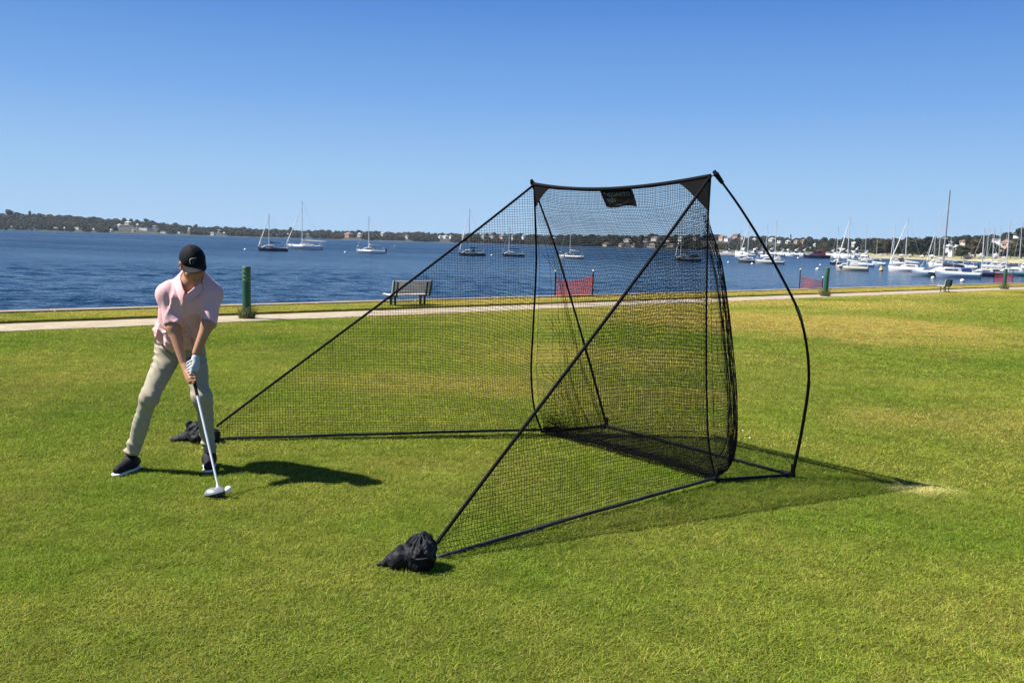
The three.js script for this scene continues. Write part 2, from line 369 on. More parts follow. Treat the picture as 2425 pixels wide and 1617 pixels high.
// ---------------------------------------------------------------- the practice net
const dark = (r, g, b, rough, spec) => new THREE.MeshPhysicalMaterial({ color: new THREE.Color().setRGB(r, g, b), roughness: rough, specularIntensity: spec, side: THREE.DoubleSide });
const blackCloth = dark(.006, .006, .008, .9, .25), blackWeb = dark(.004, .004, .006, .8, .25), blackNet = dark(.004, .004, .005, .9, .2), blackPole = dark(.004, .004, .005, .4, .35), greyHem = dark(.040, .042, .044, .95, .3);
const FL = G(1282, 1028), FR = G(1694, 1144.5), BR = G(1878, 1131), BL = G(1436, 1015);
const TL = P(1265, 437, -8.33), TR = P(1683, 418, -6.76), WLg = G(508, 1042), WRg = G(1036, 1324);
const goal = thing('golf_practice_net', 'black golf practice net with side wings standing on the lawn', 'golf net', V(0, 0, 0));
{
  const leftEdge = new THREE.CatmullRomCurve3([TL, P(1268, 530, -8.33), P(1270, 619, -8.32), P(1263, 770, -8.30), P(1258, 887, -8.28), P(1266, 970, -8.29), V(FL.x, .03, FL.z)]);
  const rightEdge = new THREE.CatmullRomCurve3([TR, P(1677, 520, -6.74), P(1675, 620, -6.73), P(1673, 790, -6.72), P(1674, 930, -6.71), P(1679, 1050, -6.71), V(FR.x, .03, FR.z)]);
  const depthDir = V(.605, 0, -.25).normalize();
  const profile = new THREE.CatmullRomCurve3([V(0, 1, 0), V(.006, .91, 0), V(.035, .83, 0), V(.11, .73, 0), V(.18, .61, 0), V(.235, .48, 0), V(.27, .33, 0), V(.27, .21, 0), V(.245, .11, 0), V(.20, .045, 0), V(.10, .018, 0), V(0, .012, 0)], false, 'centripetal');
  const p0 = V(), p1 = V();
  const S = (u, v, off = 0) => {                       // the hitting sheet: u from left to right, v from top to bottom along its hang
    const q = profile.getPoint(clamp(v)), t = clamp(1 - q.y);
    leftEdge.getPoint(t, p0); rightEdge.getPoint(t, p1);
    const p = p0.clone().lerp(p1, u), ends = Math.pow(Math.sin(Math.PI * clamp(u, .0001, .9999)), .30);
    const fold = (Math.exp(-u / .10) * Math.sin(46 * (u - .22 * v) + 3 * noise(u * 6, v * 3)) + Math.exp(-(1 - u) / .14) * Math.sin(52 * (u + .12 * v) + 3 * noise(u * 6, v * 3, 5))) * .028 * smooth(.12, .4, v) * (1 - smooth(.93, 1, v)) * smooth(0, .02, Math.min(u, 1 - u));
    const d = q.x * ends * 2.15 + fold + off;
    p.addScaledVector(depthDir, d);
    p.y -= .062 * Math.pow(1 - v, 3) * 4 * u * (1 - u) * (1 + .25 * (0.5 - u));
    p.y += .012 * noise(u * 5, v * 9, 3) * smooth(0, .1, v);
    p.y = Math.max(p.y, .012);
    return p;
  };
  // threads of the hitting sheet
  const t = new Tubes(), NU = 116, NV = 142, R = .0018;
  for (let i = 0; i <= NU; i++) { const a = [], jit = i && i < NU ? rr(-.14, .14) : 0; for (let k = 0; k <= 58; k++) a.push(S(clamp((i + jit) / NU + .003 * noise(i * .1, k * .14, 41) * Math.sin(Math.PI * i / NU)), k / 58)); t.add(a, R); }
  for (let j = 1; j < NV; j++) { const a = [], jj = j + rr(-.14, .14); for (let k = 0; k <= 64; k++) a.push(S(k / 64, jj / NV + .004 * noise(k * .12, j * .09, 40))); t.add(a, R); }
  // gathered folds at both ends of the sheet
  const gather = (u0, v0, u1, v1, n) => { for (let i = 0; i < n; i++) { const a = [], o = (i - n / 2) * .0042; for (let k = 0; k <= 30; k++) { const w = k / 30; a.push(S(clamp(lerp(u0, u1, w) + o * (1 - .4 * w) + .004 * noise(w * 6, u0 * 40, i * .3), .001, .999), lerp(v0, v1, w), .006 * noise(i, w * 5))); } t.add(a, R); } };
  gather(.992, .20, .930, .90, 5); gather(.985, .30, .955, .92, 4); gather(.975, .14, .86, .80, 4); gather(.995, .42, .972, .93, 5); gather(.965, .30, .89, .94, 4); gather(.94, .2, .80, .93, 3);
  for (let i = 0; i < 26; i++) { gather(.999 - rr(0, .03), rr(.62, .8), rr(.90, .998), rr(.965, .999), 1); gather(.998, rr(.90, .99), rr(.86, .97), rr(.90, .98), 1); gather(.001 + rr(0, .015), rr(.7, .86), rr(.004, .06), rr(.95, .998), 1); }
  gather(.012, .30, .20, .90, 4); gather(.010, .42, .13, .90, 4); gather(.008, .52, .085, .91, 5); gather(.006, .60, .05, .92, 5);
  // the slack at the foot of the sheet, gathered along the ground
  for (let j = 0; j < 16; j++) { const a = [], o = rr(.0, .22), h = rr(.012, .06); for (let k = 0; k <= 60; k++) { const u = k / 60, q = FL.clone().lerp(FR, u).addScaledVector(depthDir, o * (.6 + .5 * noise(u * 5, j)) * Math.pow(Math.sin(Math.PI * u), .3)); q.y = h * (.7 + .6 * noise(u * 9, j, 4)) + .012; a.push(q); } t.add(a, R); }
  for (let i = 0; i <= 150; i++) { const u = (i + rr(-.3, .3)) / 150, a = [], L0 = rr(.10, .24) * Math.pow(Math.sin(Math.PI * clamp(u, .01, .99)), .3); for (let k = 0; k <= 6; k++) { const w = k / 6, q = FL.clone().lerp(FR, clamp(u + .012 * noise(i, w * 3))).addScaledVector(depthDir, L0 * w); q.y = .014 + .045 * Math.sin(Math.PI * w) * rr(.4, 1); a.push(q); } t.add(a, R); }
  part('hitting_net', t.geo(), blackNet, goal);
  // side wings
  const knobL = P(1261, 433, -8.35), knobR = P(1697, 413, -6.75);
  const wing = (A, B, topEnd, edge, n, phase) => {
    const foot = edge.getPoint(1), w = new Tubes(), r = .0015;
    const T = (s) => A.clone().lerp(topEnd, s).add(V(0, -.035 * Math.sin(Math.PI * s) * s, 0)), Bt = (s) => B.clone().lerp(foot, s).add(V(0, .006 + .004 * Math.sin(Math.PI * s) + .004 * noise(s * 6, phase), 0));
    const side = V().subVectors(foot, B).cross(V(0, 1, 0)).normalize();
    const W = (s, k) => {
      const a = T(s), b = Bt(s), q = a.clone().lerp(b, k);
      const e = edge.getPoint(k).sub(T(1).lerp(Bt(1), k)); q.addScaledVector(e, Math.pow(s, 4));
      return q.addScaledVector(side, (.05 * noise(s * 3, k * 2, phase) + .015 * noise(s * 11, k * 4, phase + 3)) * Math.sin(Math.PI * clamp(k)) * smooth(1, .85, s));
    };
    for (let i = 1; i < n; i++) { const s = (i + rr(-.14, .14)) / n, a = []; for (let k = 0; k <= 14; k++) a.push(W(s, k / 14)); w.add(a, r); }
    const H = topEnd.y, rows = Math.round(H / .0222);
    for (let j = 1; j < rows; j++) {
      const h = (j + rr(-.12, .12)) / rows * H; let s0 = 0; while (s0 < 1 && T(s0).y < h) s0 += .004;
      if (s0 >= .995) continue;
      const a = []; for (let k = 0; k <= 22; k++) { const s = lerp(s0, 1, k / 22), y0 = T(s).y, y1 = Bt(s).y; a.push(W(s, clamp((y0 - h - .014 * noise(s * 5, h * 2.2, phase + 9) - .005 * noise(s * 16, h * 6, phase)) / (y0 - y1)))); }
      w.add(a, r);
    }
    part('side_net', w.geo(), blackNet, goal);
    const st = []; for (let k = 0; k <= 24; k++) st.push(T(k / 24));
    part('strap', tube(st, .0108, 6), blackWeb, goal);
    const hem = []; for (let k = 0; k <= 40; k++) hem.push(Bt(k / 40).add(V(0, .004, 0)));
    part('hem', tube(hem, .0118, 6), greyHem, goal);
  };
  wing(P(512, 1009, WLg.z), WLg, TL, leftEdge, 122, 2);
  wing(P(1032, 1288, WRg.z), WRg, TR, rightEdge, 118, 6);
  for (const [e, k] of [[leftEdge, .0085], [rightEdge, .0072]]) { const a = e.getPoints(50); part('side_cord', tube(a, k, 6), blackWeb, goal); }
  // top band, corner patches and banner
  const top = []; for (let k = 0; k <= 40; k++) top.push(S(k / 40, 0).add(V(0, .004, 0)));
  part('top_band', tube(top, (w) => .0145 + .003 * Math.abs(w - .5), 8), blackWeb, goal);
  const sheet = (fn, nu, nv, thick, away) => {         // a cloth of some thickness
    const pos = [], idx = [], uv = [], m = (nu + 1) * (nv + 1);
    for (const o of [0, thick]) for (let j = 0; j <= nv; j++) for (let i = 0; i <= nu; i++) { const q = fn(i / nu, j / nv).addScaledVector(away, o); pos.push(q.x, q.y, q.z); uv.push(i / nu, 1 - j / nv); }
    for (let o = 0; o < 2; o++) for (let j = 0; j < nv; j++) for (let i = 0; i < nu; i++) { const a = o * m + j * (nu + 1) + i, b = a + nu + 1; o ? idx.push(a, b, a + 1, a + 1, b, b + 1) : idx.push(a, a + 1, b, a + 1, b + 1, b); }
    return raw(pos, idx, { uv: [uv, 2] });
  };
  const front = depthDir.clone().negate();
  // each patch: a triangle in the corner with one hollow edge
  part('corner_patch', sheet((i, j) => { const u = i * lerp(.118, .002, Math.pow(j, .72)); return S(u, lerp(.004, .105, j), -.006); }, 12, 12, .004, front), blackCloth, goal);
  part('corner_patch', sheet((i, j) => { const u = 1 - i * lerp(.150, .002, Math.pow(j, .8)); return S(u, lerp(.004, .142, j), -.006); }, 12, 12, .004, front), blackCloth, goal);
  const cv = document.createElement('canvas'); cv.width = 512; cv.height = 272;
  const c = cv.getContext('2d'); c.fillStyle = '#0d0e11'; c.fillRect(0, 0, 512, 272);
  c.fillStyle = '#b4bcbe'; c.font = 'bold 84px sans-serif'; c.fillText('QUADRO', 108, 112);
  c.fillStyle = '#8b9496'; c.font = 'bold 78px sans-serif'; c.fillText('NET', 60, 196);
  c.strokeStyle = '#d0d4d6'; c.lineWidth = 13; c.beginPath(); c.moveTo(44, 48); c.lineTo(152, 112); c.stroke();
  c.strokeStyle = '#7d868a'; c.lineWidth = 9; c.beginPath(); c.ellipse(250, 62, 200, 178, 0, Math.PI * .22, Math.PI * .80); c.stroke();
  c.fillStyle = '#c9cccf'; c.beginPath(); c.arc(78, 212, 11, 0, 7); c.fill();
  const ct = new THREE.CanvasTexture(cv); ct.colorSpace = THREE.SRGBColorSpace;
  tag(part('banner', sheet((i, j) => { const q = S(lerp(.425, .603, i), 0).addScaledVector(depthDir, .067 * Math.pow(j, .8) - .004 + .006 * noise(i * 3, j * 2)); q.y -= .132 * j + .006 * Math.sin(i * 7) * j; return q; }, 14, 8, .003, front), new THREE.MeshStandardMaterial({ map: ct, roughness: .7, side: THREE.DoubleSide }), goal), 'black banner with pale lettering under the top band');
  // base frame
  const up = (p) => V(p.x, .022, p.z);
  for (const [a, b] of [[FL, BL], [BL, BR], [BR, FR]]) part('base_bar', bar(up(a), up(b), .0115, 10), blackPole, goal);
  for (const [p, a, b] of [[BR, BL, FR], [BL, BR, FL]]) {
    const e = up(p), k = [new THREE.SphereGeometry(.021, 12, 8).translate(e.x, e.y, e.z), bar(e, e.clone().lerp(up(a), .05), .018), bar(e, e.clone().lerp(up(b), .10), .018), bar(e, V(e.x, .10, e.z), .018)];
    part('corner_joint', k, blackPole, goal);
  }
  // bowed poles
  const rightPole = curve([V(BR.x, .03, BR.z), P(1903, 1000, -6.91), P(1916.5, 885, -6.87), P(1898, 757, -6.83), P(1854, 660, -6.80), P(1759, 500, -6.77), knobR], 60);
  const leftPole = curve([V(BL.x, .03, BL.z), P(1401.5, 877.5, -8.70), P(1359, 730, -8.68), P(1309.7, 568.6, -8.55), P(1284, 497, -8.44), knobL], 60);
  for (const [pts, s] of [[rightPole, 1], [leftPole, .9]]) {
    part('pole', tube(pts, (w) => s * (.0132 - .0040 * w - (w > .30 ? .0015 : 0)), 10), blackPole, goal);
    part('ferrule', tube(pts.slice(30, 34), s * .0125, 10), std(.10, .10, .07, .35, { metalness: .6 }), goal);
  }
  part('corner_tie', bar(TR, knobR, .004, 5), blackWeb, goal); part('corner_tie', bar(TL, knobL, .006, 5), blackWeb, goal);
  for (const [k, q] of [[knobL, leftPole[57]], [knobR, rightPole[57]]]) {
    const d = V().subVectors(k, q).normalize();
    part('knob', [new THREE.SphereGeometry(.021, 14, 10).scale(1, .9, 1).translate(k.x, k.y, k.z), new THREE.SphereGeometry(.015, 10, 8).translate(k.x + d.x * .02, k.y + d.y * .02, k.z + d.z * .02), tube([k, k.clone().addScaledVector(d, -.05), k.clone().addScaledVector(d, -.075)], (w) => .018 - .005 * w, 10)], blackPole, goal);
  }
}
// the two weight bags that hold the wings down
function bagShape(tail, body, crown, seedy) {
  const f = (p) => {
    let d = smin(ellipsoid(p, body[0], ...body[1]), ellipsoid(p, crown[0], ...crown[1]), .04);
    d = smin(d, capsule(p, tail[0], tail[1], tail[2], tail[3]), .016);
    const a = Math.atan2(p.z, p.x - body[0].x);
    const pleat = .0045 * Math.sin(a * 11 + 7 * noise(p.x * 8, p.y * 8, seedy)) * smooth(.05, .13, p.y);
    d += pleat + .024 * noise(p.x * 12, p.y * 10, p.z * 12 + seedy) + .017 * Math.abs(noise(p.x * 17, p.y * 15, p.z * 17 + seedy)) + .007 * Math.abs(noise(p.x * 42, p.y * 30, p.z * 42 + seedy)) - .008;
    return smax(d, .004 - p.y, .01);
  };
  return solid(f, V(-.24, -.01, -.18), V(.24, .30, .18), .006);
}
const bagMat = dark(.008, .0085, .012, .62, .4);
{
  const a = thing('weight_bag', 'lumpy black drawstring weight bag at the near end of the net wing, in the foreground', 'weight bag', V(G(966, 1345).x, 0, G(966, 1345).z));
  part('bag', bagShape([V(-.150, .016, .012), V(-.035, .050, .012), .009, .058], [V(.058, .070, .008), [.080, .088, .092]], [V(.062, .140, -.005), [.062, .050, .056]], 3), bagMat, a);
  part('drawstring', tube(curve([V(.03, .085, .112), V(.075, .085, .112), V(.115, .09, .085), V(.128, .11, .05), V(.11, .15, .03)], 20), .004, 6), std(.03, .03, .035, .6), a);
  part('buckle', box(.03, .012, .006, .035, .085, .113, .002), blackPole, a);
  const b = thing('weight_bag', 'slumped black weight bag lying behind the golfer at the far wing of the net', 'weight bag', V(G(465, 1048).x, 0, G(465, 1048).z - .02));
  part('bag', bagShape([V(-.185, .016, .02), V(-.02, .06, 0), .014, .065], [V(.045, .055, 0), [.13, .085, .10]], [V(-.02, .115, -.02), [.075, .05, .05]], 11), bagMat, b);
  part('drawstring', tube(curve([V(.05, .11, .07), V(.075, .08, .095), V(.08, .04, .10), V(.085, .012, .11)], 16), .004, 6), std(.16, .14, .12, .6), b);
}

// ---------------------------------------------------------------- the golfer
{
  const skin = new THREE.MeshPhysicalMaterial({ color: new THREE.Color().setRGB(.42, .215, .13), roughness: .55, specularIntensity: .5 });
  const pink = new THREE.MeshPhysicalMaterial({ color: new THREE.Color().setRGB(.68, .42, .44), roughness: .85, specularIntensity: .3, side: THREE.DoubleSide });
  const khaki = new THREE.MeshPhysicalMaterial({ color: new THREE.Color().setRGB(.345, .31, .235), roughness: .9, specularIntensity: .25 });
  const capMat = dark(.008, .008, .011, .8, .3), shoeMat = dark(.010, .010, .013, .7, .4), white = std(.75, .75, .73, .6), leather = dark(.012, .010, .010, .5, .5);
  const J = {
    pelvis: P(424, 812, -6.80), hipR: P(398, 838, -6.76), hipL: P(456, 840, -6.80), seat: P(424, 822, -6.88),
    kneeR: P(353, 940, -6.55), kneeL: P(478, 940, -6.66), ankR: P(309, 1075, -6.62), ankL: P(496, 1070, -6.79),
    waist: P(428, 780, -6.74), chest: P(448, 705, -6.55), neck: P(451, 668, -6.49), shR: P(392, 697, -6.50), shL: P(504, 695, -6.54),
    elR: P(409, 776, -6.44), elL: P(491, 768, -6.44), wrR: P(434, 861, -6.38), wrL: P(463, 836, -6.39),
  };
  const person = thing('person', 'golfer in pink polo shirt, khaki trousers and black cap bent over a golf ball', 'person', V(J.pelvis.x, 0, -6.65));
  const O = person.position, put = (n, g, m, parent = person) => part(n, mg(g).translate(parent === person ? -O.x : 0, 0, parent === person ? -O.z : 0), m, parent);
  const wr = (p, f, a, s) => a * noise(p.x * f, p.y * f, p.z * f + s);
  // head: tilted down towards the ball
  const hu = V(.10, .84, .50).normalize(), hf = V(.44, -.52, .74); hf.addScaledVector(hu, -hf.dot(hu)).normalize(); const hx = V().crossVectors(hu, hf);
  const H = P(456, 624, -6.44), at = (x, y, z) => H.clone().addScaledVector(hx, x).addScaledVector(hu, y).addScaledVector(hf, z);
  const E = (p, x, y, z, a, b, c) => ellipsoid(p, at(x, y, z), a, b, c, hx, hu, hf);
  const headF = (p) => {
    let d = E(p, 0, .016, -.012, .070, .090, .088);                                    // skull
    d = smin(d, E(p, 0, -.052, .026, .052, .066, .058), .05);                          // face
    d = smin(d, E(p, 0, -.105, .058, .026, .022, .024), .035);                         // chin
    d = smin(d, E(p, 0, -.030, .098, .011, .026, .018), .022);                         // nose
    d = smin(d, E(p, 0, -.046, .105, .016, .010, .011), .012);
    for (const s of [-1, 1]) {
      d = smax(d, -E(p, .031 * s, -.008, .100, .017, .011, .016), .014);               // eye hollows
      d = smin(d, E(p, .031 * s, -.009, .080, .0125, .0105, .0125), .004);
      d = smin(d, E(p, .045 * s, -.034, .066, .018, .014, .016), .025);                // cheeks
      d = smin(d, smax(E(p, .077 * s, -.010, -.006, .013, .035, .022), -E(p, .088 * s, -.008, .002, .007, .020, .012), .006), .012);   // ears
    }
    d = smin(d, E(p, 0, -.074, .088, .024, .006, .012), .010); d = smin(d, E(p, 0, -.086, .086, .020, .006, .011), .008);   // lips
    d = smax(d, -E(p, 0, -.080, .100, .022, .0022, .010), .004);
    return smin(d, capsule(p, at(0, -.06, -.03), J.neck, .054, .060), .03);
  };
  // hands: palm, four fingers closed round the grip, thumb along it
  const grip = { a: P(447, 851, -6.385), b: P(517, 1158, -5.995) }; const gd = V().subVectors(grip.b, grip.a).normalize();
  const onGrip = (t) => grip.a.clone().addScaledVector(gd, t);
  function hand(wrist, t0, side, spread) {             // t0: where the little finger sits, measured down the grip
    const mid = onGrip(t0 + .045), out = V().crossVectors(gd, V(0, .3, 1)).normalize().multiplyScalar(side), fwd = V().crossVectors(out, gd).normalize(); if (fwd.z < 0) fwd.negate();
    const B = [];
    const palm1 = mid.clone().addScaledVector(out, .026).addScaledVector(fwd, -.008), palm0 = wrist.clone().lerp(palm1, side < 0 ? .35 : 0);
    B.push([palm0, palm1, .024, .027], [onGrip(t0 + .015).addScaledVector(out, .024), onGrip(t0 + .075).addScaledVector(out, .024).addScaledVector(fwd, .004), .016, .017]);
    for (let k = 0; k < 4; k++) {
      const r = [.0078, .0086, .0090, .0088][k], c = onGrip(t0 + .010 + k * .0215), ring = (a, R) => c.clone().addScaledVector(out, Math.cos(a) * R).addScaledVector(fwd, Math.sin(a) * R).addScaledVector(gd, .004 * a);
      const len = [.86, 1, 1.05, .98][k], q = [ring(.15, .030), ring(1.15 * len, .0255), ring(2.25 * len, .0215), ring(3.1 * len, .0195)];
      for (let m = 0; m < 3; m++) B.push([q[m], q[m + 1], r * (1 - .06 * m), r * (.94 - .06 * m)]);
    }
    const th = [palm0.clone().lerp(palm1, .55).addScaledVector(fwd, .012), onGrip(t0 + .062).addScaledVector(out, .014).addScaledVector(fwd, .024), onGrip(t0 + .098).addScaledVector(fwd, .0225)];
    B.push([th[0], th[1], .0125, .0105], [th[1], th[2], .0100, .0085]);
    return (p) => { let d = 1; for (let i = 0; i < B.length; i++) d = smin(d, capsule(p, ...B[i]), i < 2 ? .02 : .006); return d; };
  }
  const handR = hand(J.wrR, .082, 1), handL = hand(J.wrL, .012, -1);
  const armR = (p) => smin(capsule(p, J.shR, J.elR, .046, .038), capsule(p, J.elR, J.wrR, .041, .0255), .03);
  const armL = (p) => smin(capsule(p, J.shL, J.elL, .046, .038), capsule(p, J.elL, J.wrL, .041, .0255), .03);
  const core = (p) => {
    let d = capsule(p, J.pelvis, J.waist, .055, .05); d = smin(d, capsule(p, J.waist, J.chest, .05, .055), .03); d = smin(d, capsule(p, J.chest, J.neck, .055, .056), .03);
    d = smin(d, capsule(p, J.shR, J.shL, .036, .036), .03); d = smin(d, Math.min(armR(p), armL(p)), .02);
    for (const [h, k, a] of [[J.hipR, J.kneeR, J.ankR], [J.hipL, J.kneeL, J.ankL]]) { d = smin(d, capsule(p, h, k, .065, .040), .03); d = smin(d, capsule(p, k, a, .040, .033), .02); }
    d = smin(d, capsule(p, at(0, -.06, -.03), J.neck, .054, .060), .03);
    return d;
  };
  const bb = (pts, m) => { const b = new THREE.Box3().setFromPoints(pts); return [b.min.addScalar(-m), b.max.addScalar(m)]; };
  const bodyGeo = [solid(core, ...bb(Object.values(J), .13), .0115), solid(headF, ...bb([H], .17), .0042), solid(handR, ...bb([J.wrR, onGrip(.10), onGrip(.21)], .06), .0034)];
  put('body', bodyGeo, skin);
  // glove on the upper hand
  put('glove', solid((p) => handL(p) - .0015, ...bb([J.wrL, onGrip(.01), onGrip(.12)], .06), .0034), std(.42, .44, .46, .75));
  // hair under the cap, at sides and nape
  put('hair', solid((p) => smax(E(p, 0, .012, -.018, .0735, .090, .089), Math.max(p.clone().sub(at(0, 0, .035)).dot(hf), at(0, -.045, 0).sub(p).dot(hu)), .01), ...bb([H], .16), .006), std(.035, .024, .016, .8));
  // cap
  const crownF = (p) => { const y = p.clone().sub(H).dot(hu); return smax(Math.abs(E(p, 0, .022, -.010, .081, .098, .099) ) - .004, .034 - y + .12 * 0, .004); };
  const cap = put('cap_crown', solid(crownF, ...bb([H], .20), .0055), capMat);
  cap.name = 'cap';
  {
    const pos = [], idx = [], nA = 20, nB = 8;
    for (const o of [0, -.004]) for (let i = 0; i <= nA; i++) for (let j = 0; j <= nB; j++) {
      const a = lerp(-1.18, 1.18, i / nA), b = j / nB, x0 = Math.sin(a) * .078, z0 = Math.cos(a) * .085 - .008, ext = .078 * Math.pow(Math.cos(a * .98), .55);
      const q = at(x0 * (1 + .04 * b), .036 - .006 * b - .030 * Math.pow(x0 / .078, 2) * (.25 + .75 * b) + o, z0 + ext * b); pos.push(q.x - O.x, q.y, q.z - O.z);
    }
    const m = (nA + 1) * (nB + 1);
    for (let o = 0; o < 2; o++) for (let i = 0; i < nA; i++) for (let j = 0; j < nB; j++) { const a = o * m + i * (nB + 1) + j, b = a + nB + 1; o ? idx.push(a, b, a + 1, b, b + 1, a + 1) : idx.push(a, a + 1, b, b, a + 1, b + 1); }
    for (let i = 0; i < nA; i++) { const a = i * (nB + 1) + nB, b = a + nB + 1; idx.push(a, a + m, b, b, a + m, b + m); }
    part('brim', raw(pos, idx), dark(.022, .022, .026, .85, .3), cap);
    // emblem: a rounded bracket with a small mark under it
    const onCap = (x, y) => { const k = 1 - Math.pow(x / .083, 2) - Math.pow((y - .022) / .100, 2); return at(x, y, -.010 + .1035 * Math.sqrt(Math.max(0, k))).sub(V(O.x, 0, O.z)); };
    const br = [[-.028, .052], [-.029, .066], [-.026, .078], [-.016, .084], [0, .085], [.016, .086]].map(([x, y]) => onCap(x, y));
    part('emblem', tube(curve(br, 20), (w) => .0030 - .0016 * w, 6), std(.5, .5, .52, .6), cap);
    part('emblem_mark', tube([onCap(-.012, .054), onCap(-.012, .068)], .0022, 6), std(.16, .16, .17, .6), cap);
    part('emblem_mark', tube([onCap(-.014, .072), onCap(.008, .073)], .0018, 6), std(.10, .10, .11, .6), cap);
    part('button', new THREE.SphereGeometry(.007, 8, 6).translate(...at(0, .121, -.010).sub(V(O.x, 0, O.z)).toArray()), capMat, cap);
  }
  // polo shirt
  const lat = V().subVectors(J.shL, J.shR).normalize();
  const off = (p, x, y = 0, z = 0) => p.clone().addScaledVector(lat, x).add(V(0, y, z));
  const sleeveEndR = P(408, 768, -6.445), sleeveEndL = P(492, 767, -6.455);
  const cutR = V().subVectors(J.elR, J.shR).normalize(), cutL = V().subVectors(J.elL, J.shL).normalize();
  const waistN = V(.10, -.90, -.42).normalize(), belt0 = P(428, 803, -6.76);
  const w1 = off(J.waist, -.062), w2 = off(J.waist, .062), c1 = off(J.chest, -.088, 0, -.01), c2 = off(J.chest, .088, 0, -.01), h1 = off(J.pelvis, -.06, .0), h2 = off(J.pelvis, .06, .0), back = P(440, 725, -6.70);
  const dr = [off(P(448, 714, -6.53), -.05), off(P(436, 800, -6.64), -.045), off(P(448, 714, -6.53), .05), off(P(436, 800, -6.64), .05)];
  const q = V(), q2 = V();
  const fold = (p) => {                                // creases that run from the shoulders to the waist, and across the sleeves
    const x = (p.x - J.chest.x) * 1.0, y = p.y;
    const r = (v) => 1 - Math.abs(v) * 2.4, mid = V().subVectors(p, J.chest).dot(lat), k = lerp(1, .12, smooth(.09, .15, Math.abs(mid)) * smooth(.98, 1.06, p.y));
    const drape = r(noise(p.x * 10 + 2.2 * (y - 1.1) * Math.sign(x), y * 2.6, p.z * 8)) * smooth(1.36, 1.12, y);
    return k * (.012 - .019 * drape + .014 * noise(p.x * 9, p.y * 6, p.z * 9 + 3) + .007 * noise(p.x * 24, p.y * 12, p.z * 24) - .010 * r(noise(p.x * 20, p.y * 26 + p.x * 14, p.z * 20)) * smooth(1.12, .98, y));
  };
  const shirtF = (p) => {
    let d = smin(capsule(p, w1, c1, .098, .112), capsule(p, w2, c2, .098, .112), .07);
    d = smin(d, smin(capsule(p, h1, w1, .095, .100), capsule(p, h2, w2, .095, .100), .07), .05);
    d = smin(d, capsule(p, back, J.chest, .10, .10), .08);
    d = smin(d, Math.min(capsule(p, dr[0], dr[1], .092, .084), capsule(p, dr[2], dr[3], .092, .084)), .07);
    d = smin(d, capsule(p, J.shR, J.shL, .054, .054), .07);
    d = smin(d, Math.min(capsule(p, off(J.neck, -.035, .045, -.05), off(J.shR, .01, .012), .058, .050), capsule(p, off(J.neck, .035, .045, -.05), off(J.shL, -.01, .012), .058, .050)), .05);
    d = smin(d, capsule(p, off(J.neck, 0, -.01, -.02), J.chest, .068, .09), .05);
    d = smax(d, q.copy(p).sub(belt0).dot(waistN) - .004, .012);
    const sl = (s, e, cut) => { const end = s.clone().lerp(e, 1.0); return smax(capsule(p, s, off(end, 0), .056, .057), q.copy(p).sub(e).dot(cut), .010); };
    d = smin(d, Math.min(sl(J.shR, sleeveEndR, cutR), sl(J.shL, sleeveEndL, cutL)), .028);
    const neckHole = capsule(p, at(0, -.05, -.02), off(J.neck, 0, -.012, .012), .062, .066);
    d = smax(d, -neckHole, .008);
    d = smax(d, -capsule(p, off(J.neck, 0, -.01, .05), off(J.neck, -.004, -.055, .105), .048, .014), .006);
    return d + fold(p);
  };
  const shirt = put('polo_shirt', solid(shirtF, ...bb([J.shR, J.shL, J.waist, J.pelvis, J.neck, sleeveEndR, sleeveEndL], .15), .0085), pink);
  {
    // collar: a stand with two turned-down points
    const nc = V().subVectors(at(0, -.05, -.02), J.neck).normalize(), cx = lat.clone().addScaledVector(nc, -lat.dot(nc)).normalize(), cz = V().crossVectors(cx, nc).normalize(); if (cz.z < 0) cz.negate();
    const C = off(J.neck, 0, .004, .002), pos = [], idx = [], n = 56, m = 6, prof = [[.062, -.022], [.067, .012], [.074, .014], [.083, .002], [.091, -.018], [.097, -.040]], g3 = V();
    for (let i = 0; i <= n; i++) {
      const a = lerp(.13, 2 * Math.PI - .13, i / n), th = Math.min(a, 2 * Math.PI - a), g = Math.exp(-Math.pow(th / .66, 2));
      prof.forEach(([r, y], j) => {
        const v = C.clone().addScaledVector(cx, Math.sin(a) * (r + .016 * g * (j > 3 ? 1 : 0))).addScaledVector(cz, Math.cos(a) * r + .050 * g).addScaledVector(nc, y - .066 * g - (j > 3 ? .016 * g : 0));
        if (j > 1) for (let k = 0; k < 4; k++) { const d = shirtF(v); if (d > .004) break; const e = .004; g3.set(shirtF(q2.copy(v).setX(v.x + e)) - d, shirtF(q2.copy(v).setY(v.y + e)) - d, shirtF(q2.copy(v).setZ(v.z + e)) - d).normalize(); v.addScaledVector(g3, .006 - d); }
        pos.push(v.x - O.x, v.y, v.z - O.z);
      });
      if (i) for (let j = 0; j < m - 1; j++) { const A = (i - 1) * m + j, B = A + m; idx.push(A, B, A + 1, B, B + 1, A + 1); }
    }
    part('collar', raw(pos, idx), pink, shirt);
    const surf = (px, py) => { const d = ray(px, py); let t = 5.8; const p = V(); for (let k = 0; k < 60; k++) { p.copy(d).multiplyScalar(t / -d.z).add(V(0, EYE, 0)); const f = shirtF(p); if (f < .001) break; t += f * .7; } return p; };
    const pl = []; for (let k = 0; k <= 8; k++) pl.push(surf(451 + k * .3, 686 + k * 5).sub(V(O.x, 0, O.z)));
    part('placket', tube(pl, .0028, 5), pink, shirt);
    for (const [x, y] of [[457, 688], [448, 712]]) { const b = surf(x, y).sub(V(O.x, 0, O.z)); part('shirt_button', new THREE.SphereGeometry(.0052, 8, 6).translate(b.x, b.y, b.z + .002), y > 700 ? dark(.03, .02, .02, .5, .4) : std(.5, .4, .42, .4), shirt); }
  }
